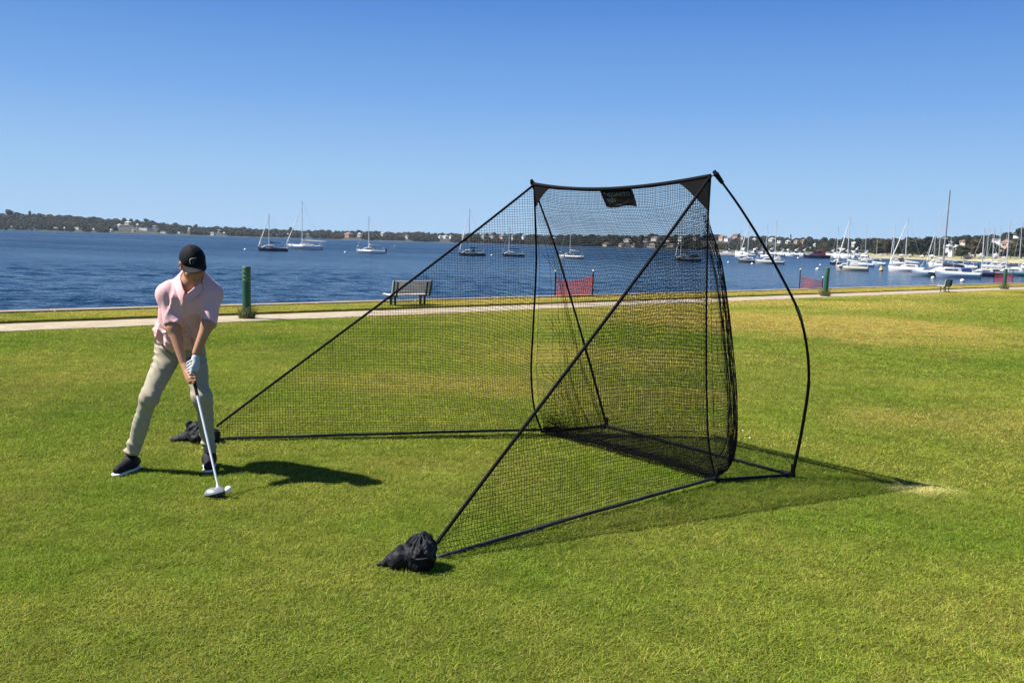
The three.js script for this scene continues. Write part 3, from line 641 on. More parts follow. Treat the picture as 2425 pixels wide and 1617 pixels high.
  // trousers with belt
  const leg = (p, h, k, a, s) => {
    const low = a.clone().lerp(k, .04);
    let d = smin(capsule(p, h, k, .089, .059), capsule(p, k, low, .059, .050), .05);
    const along = clamp((h.y - p.y) / (h.y - a.y)), sx = p.x - lerp(h.x, a.x, along);
    const r = (v) => 1 - Math.abs(v) * 2.6, slant = p.y * 22 + sx * 13;
    d += .012 * noise(p.x * 9, p.y * 6, p.z * 9 + s) + .004 - .0095 * r(noise(p.x * 9, slant, p.z * 9 + s)) * (.30 + .5 * Math.exp(-Math.pow((along - .47) / .13, 2)) + Math.exp(-Math.pow((along - .98) / .12, 2)) + .9 * Math.exp(-Math.pow((along - .03) / .10, 2)));
    return smax(d, a.y - .012 - p.y + .25 * (p.z - a.z), .008);
  };
  const trouserF = (p) => {
    let d = smin(leg(p, J.hipR, J.kneeR, J.ankR, 1), leg(p, J.hipL, J.kneeL, J.ankL, 5), .03);
    d = smin(d, smin(capsule(p, h1, w1, .100, .104), capsule(p, h2, w2, .100, .104), .07), .05);
    d = smin(d, capsule(p, off(J.seat, -.05), off(J.seat, .05), .098, .098), .06);
    return smax(d, -q.copy(p).sub(belt0).dot(waistN), .006);
  };
  const trousers = put('trousers', solid(trouserF, ...bb([J.pelvis, J.seat, J.kneeR, J.kneeL, J.ankR, J.ankL, J.waist], .14), .0085), khaki);
  const beltF = (p) => { let d = smin(capsule(p, h1, w1, .104, .108), capsule(p, h2, w2, .104, .108), .07); d = smin(d, capsule(p, off(J.seat, -.05), off(J.seat, .05), .098, .098), .06); return smax(d, Math.abs(q.copy(p).sub(belt0).addScaledVector(waistN, -.014).dot(waistN)) - .017, .004); };
  put('belt', solid(beltF, ...bb([J.pelvis, J.waist, J.seat], .15), .0075), leather);
  // shoes and socks
  for (const [ank, toe, n] of [[J.ankR, V(-.030, 0, .185), 0], [J.ankL, V(.045, 0, .18), 1]]) {
    const heel = V(ank.x, .0, ank.z).addScaledVector(toe, -.30), tip = V(ank.x, 0, ank.z).add(toe);
    const upF = (p) => {
      let d = capsule(p, V(heel.x, .052, heel.z), V(ank.x, .055, ank.z + .02), .036, .042);
      d = smin(d, capsule(p, V(ank.x, .060, ank.z + .02), V(tip.x, .036, tip.z).lerp(V(ank.x, .04, ank.z), .12), .042, .031), .03);
      d = smin(d, capsule(p, V(ank.x, .06, ank.z), V(ank.x, .105, ank.z - .01), .040, .037), .03);
      return smax(smax(d, .018 - p.y, .006), p.y - .112, .006) + .0012 * noise(p.x * 60, p.y * 60, p.z * 60);
    };
    const shoe = put('shoe', solid(upF, ...bb([heel, tip, V(ank.x, .12, ank.z)], .07), .005), shoeMat);
    const soleF = (p) => { let d = capsule(p, V(heel.x, .013, heel.z), V(ank.x, .016, ank.z + .02), .039, .038); d = smin(d, capsule(p, V(ank.x, .016, ank.z), V(tip.x, .016, tip.z).lerp(V(ank.x, .016, ank.z), .10), .039, .040), .03); return smax(d, Math.abs(p.y - .011) - .009, .005); };
    part('sole', solid(soleF, ...bb([heel, tip], .07), .006).translate(-O.x, 0, -O.z), white, shoe);
    const t = V().subVectors(tip, heel).normalize(), sd = V(t.z, 0, -t.x);
    for (let k = 0; k < 4; k++) { const c = V(ank.x, 0, ank.z).addScaledVector(t, .045 + .022 * k), y = .098 - .012 * k; part('lace', tube([c.clone().addScaledVector(sd, -.022).setY(y - .006), c.clone().setY(y), c.clone().addScaledVector(sd, .022).setY(y - .006)].map((v) => v.sub(V(O.x, 0, O.z))), .0026, 5), dark(.03, .03, .035, .8, .3), shoe); }
    put('sock', solid((p) => smax(capsule(p, V(ank.x, .07, ank.z - .005), V(ank.x, .16, ank.z - .012), .036, .037), Math.max(.09 - p.y, p.y - .150), .004), ...bb([V(ank.x, .12, ank.z)], .10), .006), white);
  }
  // ------------------------------------------------------------ club, ball and tee
  const club = thing('golf_club', 'golf driver with silver shaft and dark silver head held by the golfer', 'golf club', grip.b.clone().setY(0));
  const CO = club.position, L0 = grip.a.distanceTo(grip.b), rel = (v) => v.clone().sub(CO);
  part('grip', tube([rel(onGrip(-.012)), rel(onGrip(.10)), rel(onGrip(.265))], (w) => .0145 - .004 * w, 10), dark(.008, .008, .009, .9, .3), club);
  part('shaft', tube([rel(onGrip(.262)), rel(onGrip(L0 * .7)), rel(onGrip(L0 - .008))], (w) => .0088 - .0020 * w, 10), std(.82, .82, .82, .3, { metalness: .35 }), club);
  part('hosel', tube([rel(onGrip(L0 - .022)), rel(onGrip(L0 + .004))], .0088, 10), blackPole, club);
  const hd = G(508, 1172);                              // the head rests on the turf beside the ball
  const headC = P(514, 1170, -5.985);
  const cf = (p) => {
    let d = ellipsoid(p, V(headC.x, .030, headC.z + .012), .060, .034, .052);
    d = smin(d, ellipsoid(p, V(headC.x - .030, .026, headC.z + .010), .046, .026, .042), .03);
    d = smax(d, (p.x - headC.x - .046) + .18 * (p.y - .03), .006);
    d = smin(d, capsule(p, onGrip(L0 - .03), V(headC.x + .025, .034, headC.z), .009, .014), .02);
    return smax(d, .007 - p.y, .006);
  };
  const headBox = bb([V(headC.x, .03, headC.z)], .11);
  const head = part('club_head', solid((p) => smax(cf(p), p.y - .058, .003), ...headBox, .0034).translate(-CO.x, 0, -CO.z), dark(.010, .010, .012, .3, .6), club);
  part('crown_plate', solid((p) => smax(cf(p) - .0006, .034 - p.y + .24 * (p.x - headC.x), .002), ...headBox, .0034).translate(-CO.x, 0, -CO.z), std(.34, .35, .36, .3, { metalness: .5 }), head);
  part('sole_plate', solid((p) => smax(cf(p) - .0008, p.y - .0125, .002), ...headBox, .0034).translate(-CO.x, 0, -CO.z), std(.55, .55, .55, .35, { metalness: .5 }), head);
  const bp = G(540, 1180);
  tag(part('golf_ball', new THREE.IcosahedronGeometry(.0218, 5).translate(0, .0, 0), std(.86, .86, .85, .35)), 'white golf ball on a tee in front of the driver head', 'golf ball').position.set(bp.x, .0215 + .036, bp.z);
  tag(part('golf_tee', new THREE.LatheGeometry([V(.0, -.01), V(.0022, .0), V(.0026, .022), V(.0062, .036), V(.0066, .038), V(.001, .0365)].map((v) => new THREE.Vector2(v.x, v.y)), 12), std(.70, .52, .10, .5)), 'yellow golf tee in the turf under the white ball', 'golf tee').position.set(bp.x, 0, bp.z);
}

// ---------------------------------------------------------------- posts, benches and barriers along the path
const green = std(.012, .075, .040, .45), greenPale = std(.045, .135, .075, .5), greenDark = std(.010, .040, .026, .5), timber = std(.54, .51, .46, .85), galv = std(.62, .64, .66, .45, { metalness: .3 });
function clump(x, z, label, n, rad, h) {
  const g = tuftGeo(n, rad, h * .4, h, .010, .8, .35), m = new THREE.MeshPhysicalMaterial({ color: new THREE.Color().setRGB(.13, .15, .03), vertexColors: true, roughness: .8, side: THREE.DoubleSide, transmission: .25, thickness: 0 });
  const o = part('grass_clump', g, m); o.position.set(x, 0, z); return tag(o, label, 'grass clump', 'long grass round the green posts');
}
function post(c, h, lean, label) {
  const t = thing('bollard_post', label, 'post', V(c.x, 0, c.z), 0, 'green timber posts along the path');
  const r = .083, top = V(lean, h, 0), at = (k) => top.clone().multiplyScalar(k);
  part('post_shaft', tube([at(0), at(.70)], r, 20), green, t);
  part('post_head', tube([at(.70), at(.985), at(1)], (w) => r + .002 - (w > .9 ? .012 : 0), 20), greenPale, t);
  for (const k of [.74, .82, .90, .96]) part('ring', tube([at(k - .006), at(k + .006)], r + .0055, 20), green, t);
  const nail = part('plate', box(.05, .07, .004, 0, h * .55, r + .001), green, t); nail.rotation.y = .5;
  return t;
}
{
  const a = G(584, 755), b = G(1955, 702), c = G(2379, 685);
  post(a, 1.04, -.012, 'stout green post nearest the golfer, standing in long grass beside the path');
  post(b, 1.06, .03, 'leaning green post beside the red mesh barrier right of the golf net');
  post(c, 1.02, .02, 'green post in front of the thin red barrier at the right edge');
  clump(a.x, a.z, 'clump of long grass round the foot of the nearest green post', 300, .15, .30);
  clump(b.x, b.z, 'clump of long grass round the foot of the post by the red mesh', 300, .18, .34);
  clump(c.x, c.z, 'clump of long grass round the foot of the rightmost green post', 300, .2, .34);
}
function bench(c, turn, k, slatMat, label) {            // faces -z of its own; long axis x
  const t = thing('park_bench', label, 'bench', V(c.x, 0, c.z), turn); t.scale.setScalar(k);
  const Lh = .78;
  for (const x of [-.62, .62]) {
    const s = [box(.07, .40, .05, x, .20, .12, .01), box(.07, .40, .05, x, .20, -.10, .01), box(.055, .06, .52, x, .395, -.03, .01), box(.10, .03, .40, x, .015, .0, .005)];
    const cast = tube(curve([V(x, .36, .12), V(x, .46, .20), V(x, .62, .235), V(x, .84, .275)], 12), .028, 8); s.push(cast);
    part('bench_frame', s, greenDark, t);
  }
  for (let i = 0; i < 4; i++) part('seat_slat', box(2 * Lh, .035, .098, 0, .44 - .010 * (i === 0 ? 1 : 0) - .006 * i, -.26 + i * .115, .008), i ? slatMat : galv, t);
  for (let i = 0; i < 4; i++) { const g = box(2 * Lh, .095, .032, 0, 0, 0, .008).rotateX(.16).translate(0, .52 + i * .108, .172 + i * .020); part('back_slat', g, slatMat, t); }
  for (const x of [-Lh - .012, Lh + .012]) {            // end plates that follow seat and back
    part('end_frame', [tube(curve([V(x, .43, -.31), V(x, .455, -.24), V(x, .42, .06), V(x, .46, .17), V(x, .66, .20), V(x, .90, .25)], 24), .020, 8)], x < 0 ? galv : greenDark, t);
    part('back_stile', tube(curve([V(x * .985, .38, .16), V(x * .985, .52, .235), V(x * .985, .90, .288)], 10), .030, 8), greenDark, t);
  }
  return t;
}
bench(G(965, 728), Math.PI / 4, .74, timber, 'timber slat bench with dark green frame by the path, left of the net');
bench(G(2238, 691.5), Math.PI / 4 + .12, .62, std(.035, .085, .055, .6), 'small dark green bench far off by the path at right');
// mesh barriers on star pickets
function barrier(a, b, h, topFn, cell, color, label, capped, right) {
  const t = thing('mesh_barrier', label, 'barrier', V(a.x, 0, a.z), 0, 'red mesh barriers along the sea wall');
  const bb = V(b.x - a.x, 0, b.z - a.z), W = bb.length(), u = bb.clone().normalize();
  const picket = dark(.02, .016, .018, .7, .3);
  for (const [p, s] of [[V(0, 0, 0), 1], [bb, right]]) if (s) { part('picket', bar(p, p.clone().setY(h * s), .020, 6), picket, t); if (capped) part('picket_cap', new THREE.SphereGeometry(.034, 10, 8).scale(1, 1.2, 1).translate(p.x, h * s + .02, p.z), std(.75, .72, .66, .5), t); }
  const net = new Tubes(), n = Math.round(W / cell), q = (k, y) => u.clone().multiplyScalar(k * W).add(V(.03 * Math.sin(9 * k) * (y > .1 ? 1 : .2), y, .03 * Math.sin(6 * k)));
  for (let i = 0; i <= n; i++) net.add([q(i / n, .04), q(i / n, topFn(i / n) * .5), q(i / n, topFn(i / n))], .0075, 3);
  const rows = Math.round(topFn(0) / (cell * .75));
  for (let j = 0; j <= rows; j++) { const p = []; for (let k = 0; k <= 16; k++) p.push(q(k / 16, lerp(.04, topFn(k / 16), j / rows))); net.add(p, j === rows || j === 0 ? .013 : .010, 3); }
  part('barrier_mesh', net.geo(), std(...color, .6), t);
}
barrier(G(1314, 708, 0), G(1403, 705.5), .82, (k) => .66 - .16 * Math.sin(Math.PI * Math.pow(k, .8)) + .05 * k, .075, [.90, .14, .02], 'red mesh barrier between two capped pickets, seen through the golf net', true, 1);
barrier(G(1893.5, 688), G(1948, 688), .86, (k) => .60 - .20 * Math.pow(k, .7), .085, [.82, .12, .05], 'sagging pinkish red mesh barrier tied to the leaning green post', true, .62);
barrier(G(2354.5, 674), G(2398.5, 671.5), .82, (k) => .56 + .05 * k, .12, [.42, .05, .07], 'thin dark red mesh barrier behind the post at the right edge', false, 1.02);
// small scraps and clover heads on the turf
{
  const m = std(.75, .74, .66, .8), spots = [[1760, 1023], [1776, 1040]];
  spots.forEach(([x, y], i) => { const g = G(x, y), o = part('paper_scrap', new THREE.ConeGeometry(.011 + .004 * rnd(), .006, 5).rotateZ(rr(-.5, .5)).scale(1, .8, .6), m); o.position.set(g.x, .016, g.z); o.rotation.y = rr(0, 6); tag(o, ['white scrap on the grass right of the net, just above the net shadow', 'white scrap inside the net shadow right of the net'][i], 'scrap'); });
}

// ---------------------------------------------------------------- far shore
const SKYLINE = [[-700, 486, 1750, 2150], [-300, 494, 1720, 2100], [0, 511, 1700, 2050], [120, 514, 1690, 2040], [290, 523, 1680, 2020], [400, 533, 1660, 2000], [500, 540, 1650, 1980], [700, 547, 1600, 1950], [1000, 553, 1540, 1900], [1320, 559, 1380, 1750], [1600, 560, 1230, 1600], [1800, 560, 1050, 1450], [2000, 568, 820, 1250], [2200, 567, 720, 1050], [2425, 559, 640, 900], [2800, 548, 600, 850], [3300, 540, 600, 850]];
function shoreAt(px) {
  let k = 0; while (k < SKYLINE.length - 2 && px > SKYLINE[k + 1][0]) k++;
  const a = SKYLINE[k], b = SKYLINE[k + 1], t = clamp((px - a[0]) / (b[0] - a[0]));
  return { top: lerp(a[1], b[1], t), d0: lerp(a[2], b[2], t), d1: lerp(a[3], b[3], t) };
}
const TREE = 7;
function hill(px, w) {                                 // ground of the far side: w from the water's edge 0 to the ridge 1 and beyond
  const s = shoreAt(px), D = lerp(s.d0, s.d1, w), ridge = Math.max(3, (hor(px) - s.top) / F * s.d1 + EYE - TREE);
  const y = lerp(WATER + .2, ridge, Math.pow(smooth(0, 1, w), .8)) * (w > 1 ? 1 - .2 * (w - 1) : 1) + 2.2 * noise(px * .02, w * 3, 3) * smooth(.05, .3, w);
  const b = bearing(px); return V(b.x * D, y, b.z * D);
}
{
  const pos = [], idx = [], col = [], W = [-.06, 0, .04, .1, .2, .32, .46, .6, .74, .88, 1, 1.15, 1.5, 2.2], n = W.length; let k = 0;
  for (let px = -700; px <= 3300; px += 16, k++) W.forEach((w, j) => {
    const p = hill(px, w); if (j === 0) p.y = WATER - 2;
    pos.push(p.x, p.y, p.z);
    const v = .8 + .5 * noise(px * .03, w * 6, 2), sand = j < 2 ? .7 * smooth(-.1, .3, noise(px * .011, 3, 6)) * smooth(100, 500, px) : 0;
    col.push(lerp(.032, .24, sand) * v, lerp(.036, .20, sand) * v, lerp(.020, .13, sand) * v);
    if (k && j < n - 1) { const a = (k - 1) * n + j; idx.push(a, a + 1, a + n, a + 1, a + n + 1, a + n); }
  });
  struct('hills', raw(pos, idx, { color: [col, 3] }), new THREE.MeshStandardMaterial({ vertexColors: true, roughness: 1, side: THREE.DoubleSide }), 'low hills on the far side of the river');
}
// houses: place in the photograph, size, walls, roof, where they stand, distance
const farD = (px, y) => { const s = shoreAt(px), w = clamp((hor(px) + 3.5 - y) / Math.max(6, hor(px) - s.top + 4), .03, 1); return lerp(s.d0, s.d1, Math.pow(w, .8)); };
const HOUSES = [[24, 541, 8, 3, 'grey', 'grey', 'lowest by the water at the far left edge'], [66, 543, 5, 3.5, 'white', 'white', 'alone by the water left of the white sail'], [130, 545, 13, 4, 'brick', 'terracotta', 'by the water between the white sail and the golfer'], [152, 546, 4.5, 5, 'white', 'grey', 'small, by the water left of the flat building'], [185, 543, 15, 4, 'white', 'white', 'flat and longest by the water left of the golfer'], [221, 546, 6, 3, 'white', 'grey', 'small and low right of the flat waterside building'],
    [262, 549, 7, 4, 'cream', 'grey', 'by the water below the hillside houses'], [282, 538, 10, 4, 'white', 'grey', 'at the left end of the hillside group'], [297, 538, 10, 3.5, 'white', 'brown', 'second from the left in the hillside group'], [303, 532, 14, 4, 'cream', 'grey', 'highest at left under the umbrella trees'], [325, 541, 6, 7, 'white', 'grey', 'tall and narrow in the middle of the hillside group'], [345, 547, 25, 6, 'white', 'white', 'widest and lowest of the hillside group'], [366, 540, 10, 3.5, 'cream', 'brown', 'at the right end of the hillside group'], [388, 551, 14, 3, 'white', 'white', 'low by the water just left of the golfer cap'], [315, 549, 9, 3.5, 'cream', 'terracotta', 'low between the boathouse and the hillside group'], [425, 552, 8, 3, 'white', 'white', 'at the water above the golfer cap'], [447, 545, 7, 3, 'cream', 'grey', 'on the slope above the golfer cap'],
    [503, 556, 11, 6, 'white', 'white', 'by the water right of the golfer cap'], [530, 556, 5, 4, 'white', 'grey', 'small by the water left of the dark hulled sloop'], [519, 549, 9, 3, 'cream', 'terracotta', 'upslope between golfer cap and dark hulled sloop'], [655, 560, 5, 3, 'cream', 'grey', 'low behind the dark hulled sloop'], [681, 558, 6, 3, 'white', 'grey', 'small behind the bow of the larger white sloop'], [728, 558, 9, 3, 'cream', 'brown', 'behind the boom of the larger white sloop'], [825, 560, 22, 6, 'brick', 'terracotta', 'wide behind the bow of the small white sloop'], [851, 558, 9, 4, 'white', 'grey', 'behind the forestay of the small white sloop'], [963, 562, 9, 3.5, 'white', 'terracotta', 'alone on the shore right of the small white sloop'], [905, 556, 8, 3, 'cream', 'grey', 'upslope right of the small white sloop'],
    [1042, 563, 7, 3.5, 'white', 'grey', 'at the left of the row above the left net strap'], [1054, 563, 14, 3.5, 'white', 'grey', 'in the row left of the masted grey sloop'], [1067, 562, 8, 3.5, 'white', 'terracotta', 'in the row by the forestay left of the net strap'], [1098, 561, 10, 3.5, 'pink', 'terracotta', 'just left of the net strap, behind the mast'], [1144, 563, 8, 4, 'cream', 'grey', 'leftmost seen through the left net wing'], [1164, 561, 10, 3.5, 'white', 'brown', 'second from left seen through the left net wing'], [1189, 562, 14, 3.5, 'pink', 'terracotta', 'long, in the middle of the left net wing'], [1214, 565, 7, 6, 'cream', 'brown', 'tall, above the blue covered boat in the left wing'], [1240, 563, 9, 4, 'white', 'grey', 'at the right of the left net wing'], [1312, 566, 8, 3, 'white', 'grey', 'at the left of the hitting net by the rear pole'],
    [1437, 582, 18, 5, 'cream', 'brown', 'by the water in the left half of the hitting net'], [1472, 583, 14, 5, 'cream', 'terracotta', 'by the water in the middle of the hitting net'], [1502, 583, 10, 4, 'pink', 'brown', 'by the water right of the middle of the hitting net'], [1545, 584, 20, 4, 'cream', 'grey', 'long and low by the water left of the diagonal strap'], [1485, 571, 14, 3.5, 'white', 'grey', 'up on the slope in the hitting net'], [1530, 572, 12, 3.5, 'pink', 'terracotta', 'up on the slope left of the diagonal strap'], [1552, 567, 20, 4, 'white', 'terracotta', 'long, on the ridge left of the diagonal strap'], [1580, 570, 16, 4, 'cream', 'terracotta', 'on the ridge behind the diagonal strap'], [1612, 568, 14, 4, 'white', 'grey', 'on the ridge right of the diagonal strap'], [1645, 569, 12, 4, 'pink', 'terracotta', 'on the ridge inside the right net wing'], [1590, 583, 16, 4, 'cream', 'brown', 'by the water behind the moored dark yacht in the net'],
    [1710, 567, 16, 6, 'pink', 'terracotta', 'on the ridge just right of the net'], [1724, 569, 18, 4, 'white', 'red', 'long, on the ridge just right of the net'], [1741, 562, 12, 5, 'pink', 'terracotta', 'highest on the ridge right of the net'], [1758, 566, 8, 3.5, 'cream', 'brown', 'on the ridge left of the leaning forestay'], [1786, 571, 10, 3.5, 'cream', 'grey', 'on the slope left of the curved pole'], [1846, 575, 10, 4, 'white', 'white', 'behind the mast right of the curved pole'], [1866, 577, 11, 4.5, 'cream', 'grey', 'on the slope above the marina, left'], [1886, 577, 11, 5, 'cream', 'terracotta', 'on the slope above the marina, middle'], [1903, 576, 12, 5, 'pink', 'terracotta', 'on the slope left of the maroon boat'], [1930, 584, 7, 4, 'white', 'grey', 'small, behind the maroon boat'], [1918, 590, 8, 4, 'white', 'white', 'low above the bow of the maroon boat'], [1828, 570, 14, 3.5, 'grey', 'grey', 'on the ridge right of the curved pole'],
    [1985, 588, 9, 4, 'white', 'white', 'low behind the small dark boat masts'], [2023, 583, 22, 5, 'grey', 'white', 'long, behind the grey sloop mast'], [2062, 585, 11, 5, 'white', 'white', 'boxy, left of the big shore trees']].map((h) => [...h, farD(h[0], h[1])]).concat([[2246, 583, 16, 6, 'white', 'grey', 'steep on the slope right of the tall mast', 800], [2265, 582, 10, 5, 'white', 'grey', 'gabled on the slope above the power boats', 800], [2282, 579, 18, 4, 'cream', 'terracotta', 'wide, on the slope above the spreading tree', 820], [2267, 592, 14, 5, 'cream', 'grey', 'half hidden left of the spreading tree', 700], [2254, 598, 12, 3.5, 'white', 'white', 'lowest on the slope right of the tall mast', 660], [2247, 590, 14, 5, 'grey', 'grey', 'shaded, behind the tall mast', 740], [2361, 575, 17, 3.5, 'white', 'white', 'flat on the ridge behind the thin masts at right', 760], [2384, 588, 20, 10, 'pink', 'terracotta', 'large, between trees left of the right edge', 680], [2408, 560, 16, 4, 'grey', 'grey', 'among the top trees at the right edge', 700]]);
// crowns: uneven lumps of small leaf faces
function crownGeo(n, lumps, leaf, s) {
  const pos = [], idx = [], col = [], L = [];
  for (let k = 0; k < lumps; k++) { const a = rr(0, 6.283), h = rr(-.30, .50), r = rr(.05, .62) * (1 - Math.max(0, h)); L.push([V(Math.cos(a) * r, h * .9, Math.sin(a) * r), rr(.30, .52), rr(.75, 1.25)]); }
  for (let k = 0; k < n; k++) {
    const [c, R, tone] = L[k % lumps], u = V(rr(-1, 1), rr(-.8, 1), rr(-1, 1)).normalize(), p = c.clone().addScaledVector(u, R * rr(.72, 1.08)), nn = u.clone().add(V(rr(-.7, .7), rr(-.2, .9), rr(-.7, .7))).normalize();
    const a = V(0, 1, 0).cross(nn); if (a.lengthSq() < .01) a.set(1, 0, 0); a.normalize(); const b = V().crossVectors(nn, a), w = leaf * rr(.6, 1.3), o = pos.length / 3, t = tone * rr(.75, 1.25);
    for (const [i, j] of [[-1, -.5], [.6, -1], [1, .6], [-.5, 1]]) { const q = p.clone().addScaledVector(a, i * w).addScaledVector(b, j * w); pos.push(q.x * s, q.y * s, q.z * s); col.push(t, t * rr(.94, 1.05), t); }
    idx.push(o, o + 1, o + 2, o, o + 2, o + 3);
  }
  return raw(pos, idx, { color: [col, 3] });
}
const leafMat = (r, g, b) => new THREE.MeshPhysicalMaterial({ color: new THREE.Color().setRGB(r, g, b), vertexColors: true, roughness: .9, specularIntensity: .2, side: THREE.DoubleSide, transmission: .3, thickness: 0 });
const bark = std(.13, .10, .08, .95);
// the wood on the slopes reads as one mass
{
  const im = new THREE.InstancedMesh(crownGeo(130, 6, .26, 1), leafMat(1, 1, 1), 9000), m = new THREE.Matrix4(), q = new THREE.Quaternion(), c = new THREE.Color(); let n = 0;
  for (let k = 0; k < 40000 && n < 9000; k++) {
    const px = rr(-500, 3000), w = Math.pow(rnd(), .8) * 1.12, p = hill(px, w), g = noise(px * .012, w * 4, 9);
    const town = smooth(900, 1500, px) * .25 + (px > 1620 ? .1 : 0) + .25 * smooth(260, 420, px) * (1 - smooth(420, 700, px));
    if (g < -.46 + town && w < .93) continue;
    if (w < .012) continue;
    const h = TREE * rr(.55, 1.15) * (w > .9 ? rr(.8, 1.35) : 1) * (px > 1700 ? .8 : 1), r = h * rr(.55, .95);
    const Dt = Math.hypot(p.x, p.z);
    if (HOUSES.some((e) => Math.abs(px - e[0]) < e[2] * .62 + 3.5 && Dt < e[7] + 6 && Dt > e[7] - (px > 1640 ? 60 : 200))) continue;
    p.y += h * .42; im.setMatrixAt(n, m.compose(p, q.setFromAxisAngle(V(0, 1, 0), rr(0, 6.3)), V(r, h * .62, r)));
    const t = rr(.7, 1.3), br = smooth(-.2, .5, noise(px * .02, w * 5, 4)) * .6;
    im.setColorAt(n++, c.setRGB(lerp(.038, .080, br) * t, lerp(.044, .060, br) * t, lerp(.018, .028, br) * t));
  }
  im.count = n; im.name = 'far_woodland'; im.castShadow = true; scene.add(im);
  tag(im, 'dark mixed woodland covering the far hills across the river', null, null, 'stuff');
}
// trees that stand out against the sky or on the near right shore
const crowns = [0, 1, 2].map(() => crownGeo(620, 9, .115, 1));
function tree(px, base, top, wide, D, color, label, gum, group) {
  const b = bearing(px), y0 = EYE - (base - hor(px)) / F * D, h = (base - top) / F * D, r = wide / 2 / F * D;
  const t = thing('tree', label, 'tree', V(b.x * D, y0, b.z * D), rr(0, 6), group);
  const tr = new Tubes(); tr.add([V(0, -1, 0), V(h * .01, h * .3, 0), V(h * .02, h * .62, h * .01)], (w) => h * (.034 - .02 * w), 7);
  for (let k = 0; k < 5; k++) { const a = k * 1.26 + rr(-.3, .3); tr.add([V(h * .015, h * rr(.25, .5), 0), V(Math.cos(a) * r * .4, h * .62, Math.sin(a) * r * .4), V(Math.cos(a) * r * .7, h * rr(.68, .82), Math.sin(a) * r * .7)], (w) => h * (.016 - .011 * w), 5); }
  part('trunk', tr.geo(), bark, t);
  const low = gum ? .48 : .06, c = part('crown', crowns[Math.floor(rnd() * 3)], leafMat(...color), t);
  c.position.y = h * (low + 1) / 2 - h * .03; c.scale.set(r * 1.05, h * (1 - low) * .60, r * 1.05); c.rotation.y = rr(0, 6);
  return t;
}
const OLIVE = [.050, .052, .022], DARKG = [.030, .040, .020], BLUEG = [.036, .046, .034], WARM = [.075, .058, .026];
{
  const g = 'skyline trees on the far hills';
  [[22, 516, 500, 22, 'round tree highest on the skyline at the far left edge'], [40, 518, 507, 20, 'lower round tree just right of the highest skyline tree at far left'], [70, 516, 504, 8, 'thin upright tree on the skyline between the far left trees and the houses'],
    [293, 533, 518, 11, 'leftmost of the umbrella shaped trees above the hillside houses at left'], [309, 533, 520, 10, 'second umbrella shaped tree from the left above the hillside houses'], [324, 535, 521, 12, 'middle umbrella tree above the hillside houses at left'], [346, 536, 519, 17, 'widest umbrella shaped tree above the hillside houses at left'], [361, 536, 523, 11, 'rightmost umbrella tree above the hillside houses at left'],
    [462, 548, 531, 16, 'domed tree on the skyline above and right of the golfer cap'], [688, 551, 538, 13, 'bushy tree on the skyline between the two left sloops'], [545, 549, 538, 12, 'small round skyline tree left of the dark hulled sloop'], [890, 556, 546, 22, 'broad tree on the skyline right of the small white sloop'],
    [1170, 560, 549, 14, 'spiky tree on the skyline seen through the left net wing'], [1195, 559, 550, 6, 'thin cypress on the skyline seen through the left net wing'], [1402, 566, 554, 24, 'domed tree on the skyline seen through the hitting net'], [1453, 566, 556, 20, 'low domed tree on the skyline in the middle of the hitting net'], [1750, 567, 554, 9, 'upright tree on the skyline between net and curved pole'], [1872, 570, 556, 4, 'slim pine on the skyline above the marina'], [1916, 572, 561, 18, 'rounded tree on the skyline left of the maroon boat'], [1950, 575, 563, 18, 'rounded tree on the skyline above the maroon boat']]
    .forEach(([px, base, top, w, label], i) => tree(px, base, top, w, lerp(shoreAt(px).d0, shoreAt(px).d1, .9), i < 9 ? BLUEG : DARKG, label, i > 2 && i < 8, g));
  const n = 'trees on the right hand shore';
  [[1973, 590, 565, 22, 760, BLUEG, 'left dark tree behind the marina masts at right'], [2007, 592, 565, 20, 760, BLUEG, 'dark tree behind the mast of the grey sloop'], [2031, 594, 565, 16, 740, DARKG, 'rounded dark tree left of the big shore trees'], [2057, 594, 566, 18, 740, DARKG, 'dark tree at the left end of the right hand shore trees'],
    [2080, 606, 572, 42, 640, OLIVE, 'broad olive tree at the left end of the beach'], [2102, 605, 567, 36, 630, [.055, .046, .024], 'tall brownish tree on the beach left of the white sloop mast'], [2128, 604, 569, 30, 650, DARKG, 'dark tree behind the paired masts right of the beach start'], [2163, 605, 566, 44, 620, [.042, .052, .022], 'large green tree right of the white sloop mast'], [2190, 604, 567, 36, 640, DARKG, 'dark tree left of the tall catamaran mast'],
    [2197, 580, 563, 24, 800, BLUEG, 'flat topped tree on the ridge left of the tall mast'], [2214, 585, 561, 8, 760, DARKG, 'narrow dark pine beside the tall mast'], [2240, 585, 563, 24, 780, BLUEG, 'bushy tree on the ridge just right of the tall mast'], [2264, 586, 566, 16, 760, BLUEG, 'small round tree on the ridge above the hillside houses at right'],
    [2278, 609, 583, 46, 560, [.046, .056, .020], 'spreading green tree behind the cream boats on the beach'], [2293, 584, 561, 18, 740, DARKG, 'conical dark tree highest above the spreading green tree'], [2310, 608, 571, 46, 600, WARM, 'brown leaved tree behind the beach between two pale hulls'], [2330, 590, 562, 16, 720, BLUEG, 'small dark skyline tree right of the brown tree'], [2352, 609, 574, 42, 580, DARKG, 'dark green tree behind the row of thin masts at right'],
    [2388, 566, 556, 22, 620, DARKG, 'flat dark crown left of the top right tree'], [2394, 610, 582, 34, 560, WARM, 'low brownish tree beside the pink house at right'], [2414, 570, 547, 34, 600, DARKG, 'tall dark tree at the right edge of the picture'], [2420, 612, 563, 46, 560, OLIVE, 'big olive tree on the shore at the right edge']]
    .forEach(([px, base, top, w, D, color, label], i) => tree(px, base, top, w, D, color, label, i === 9, n));
}
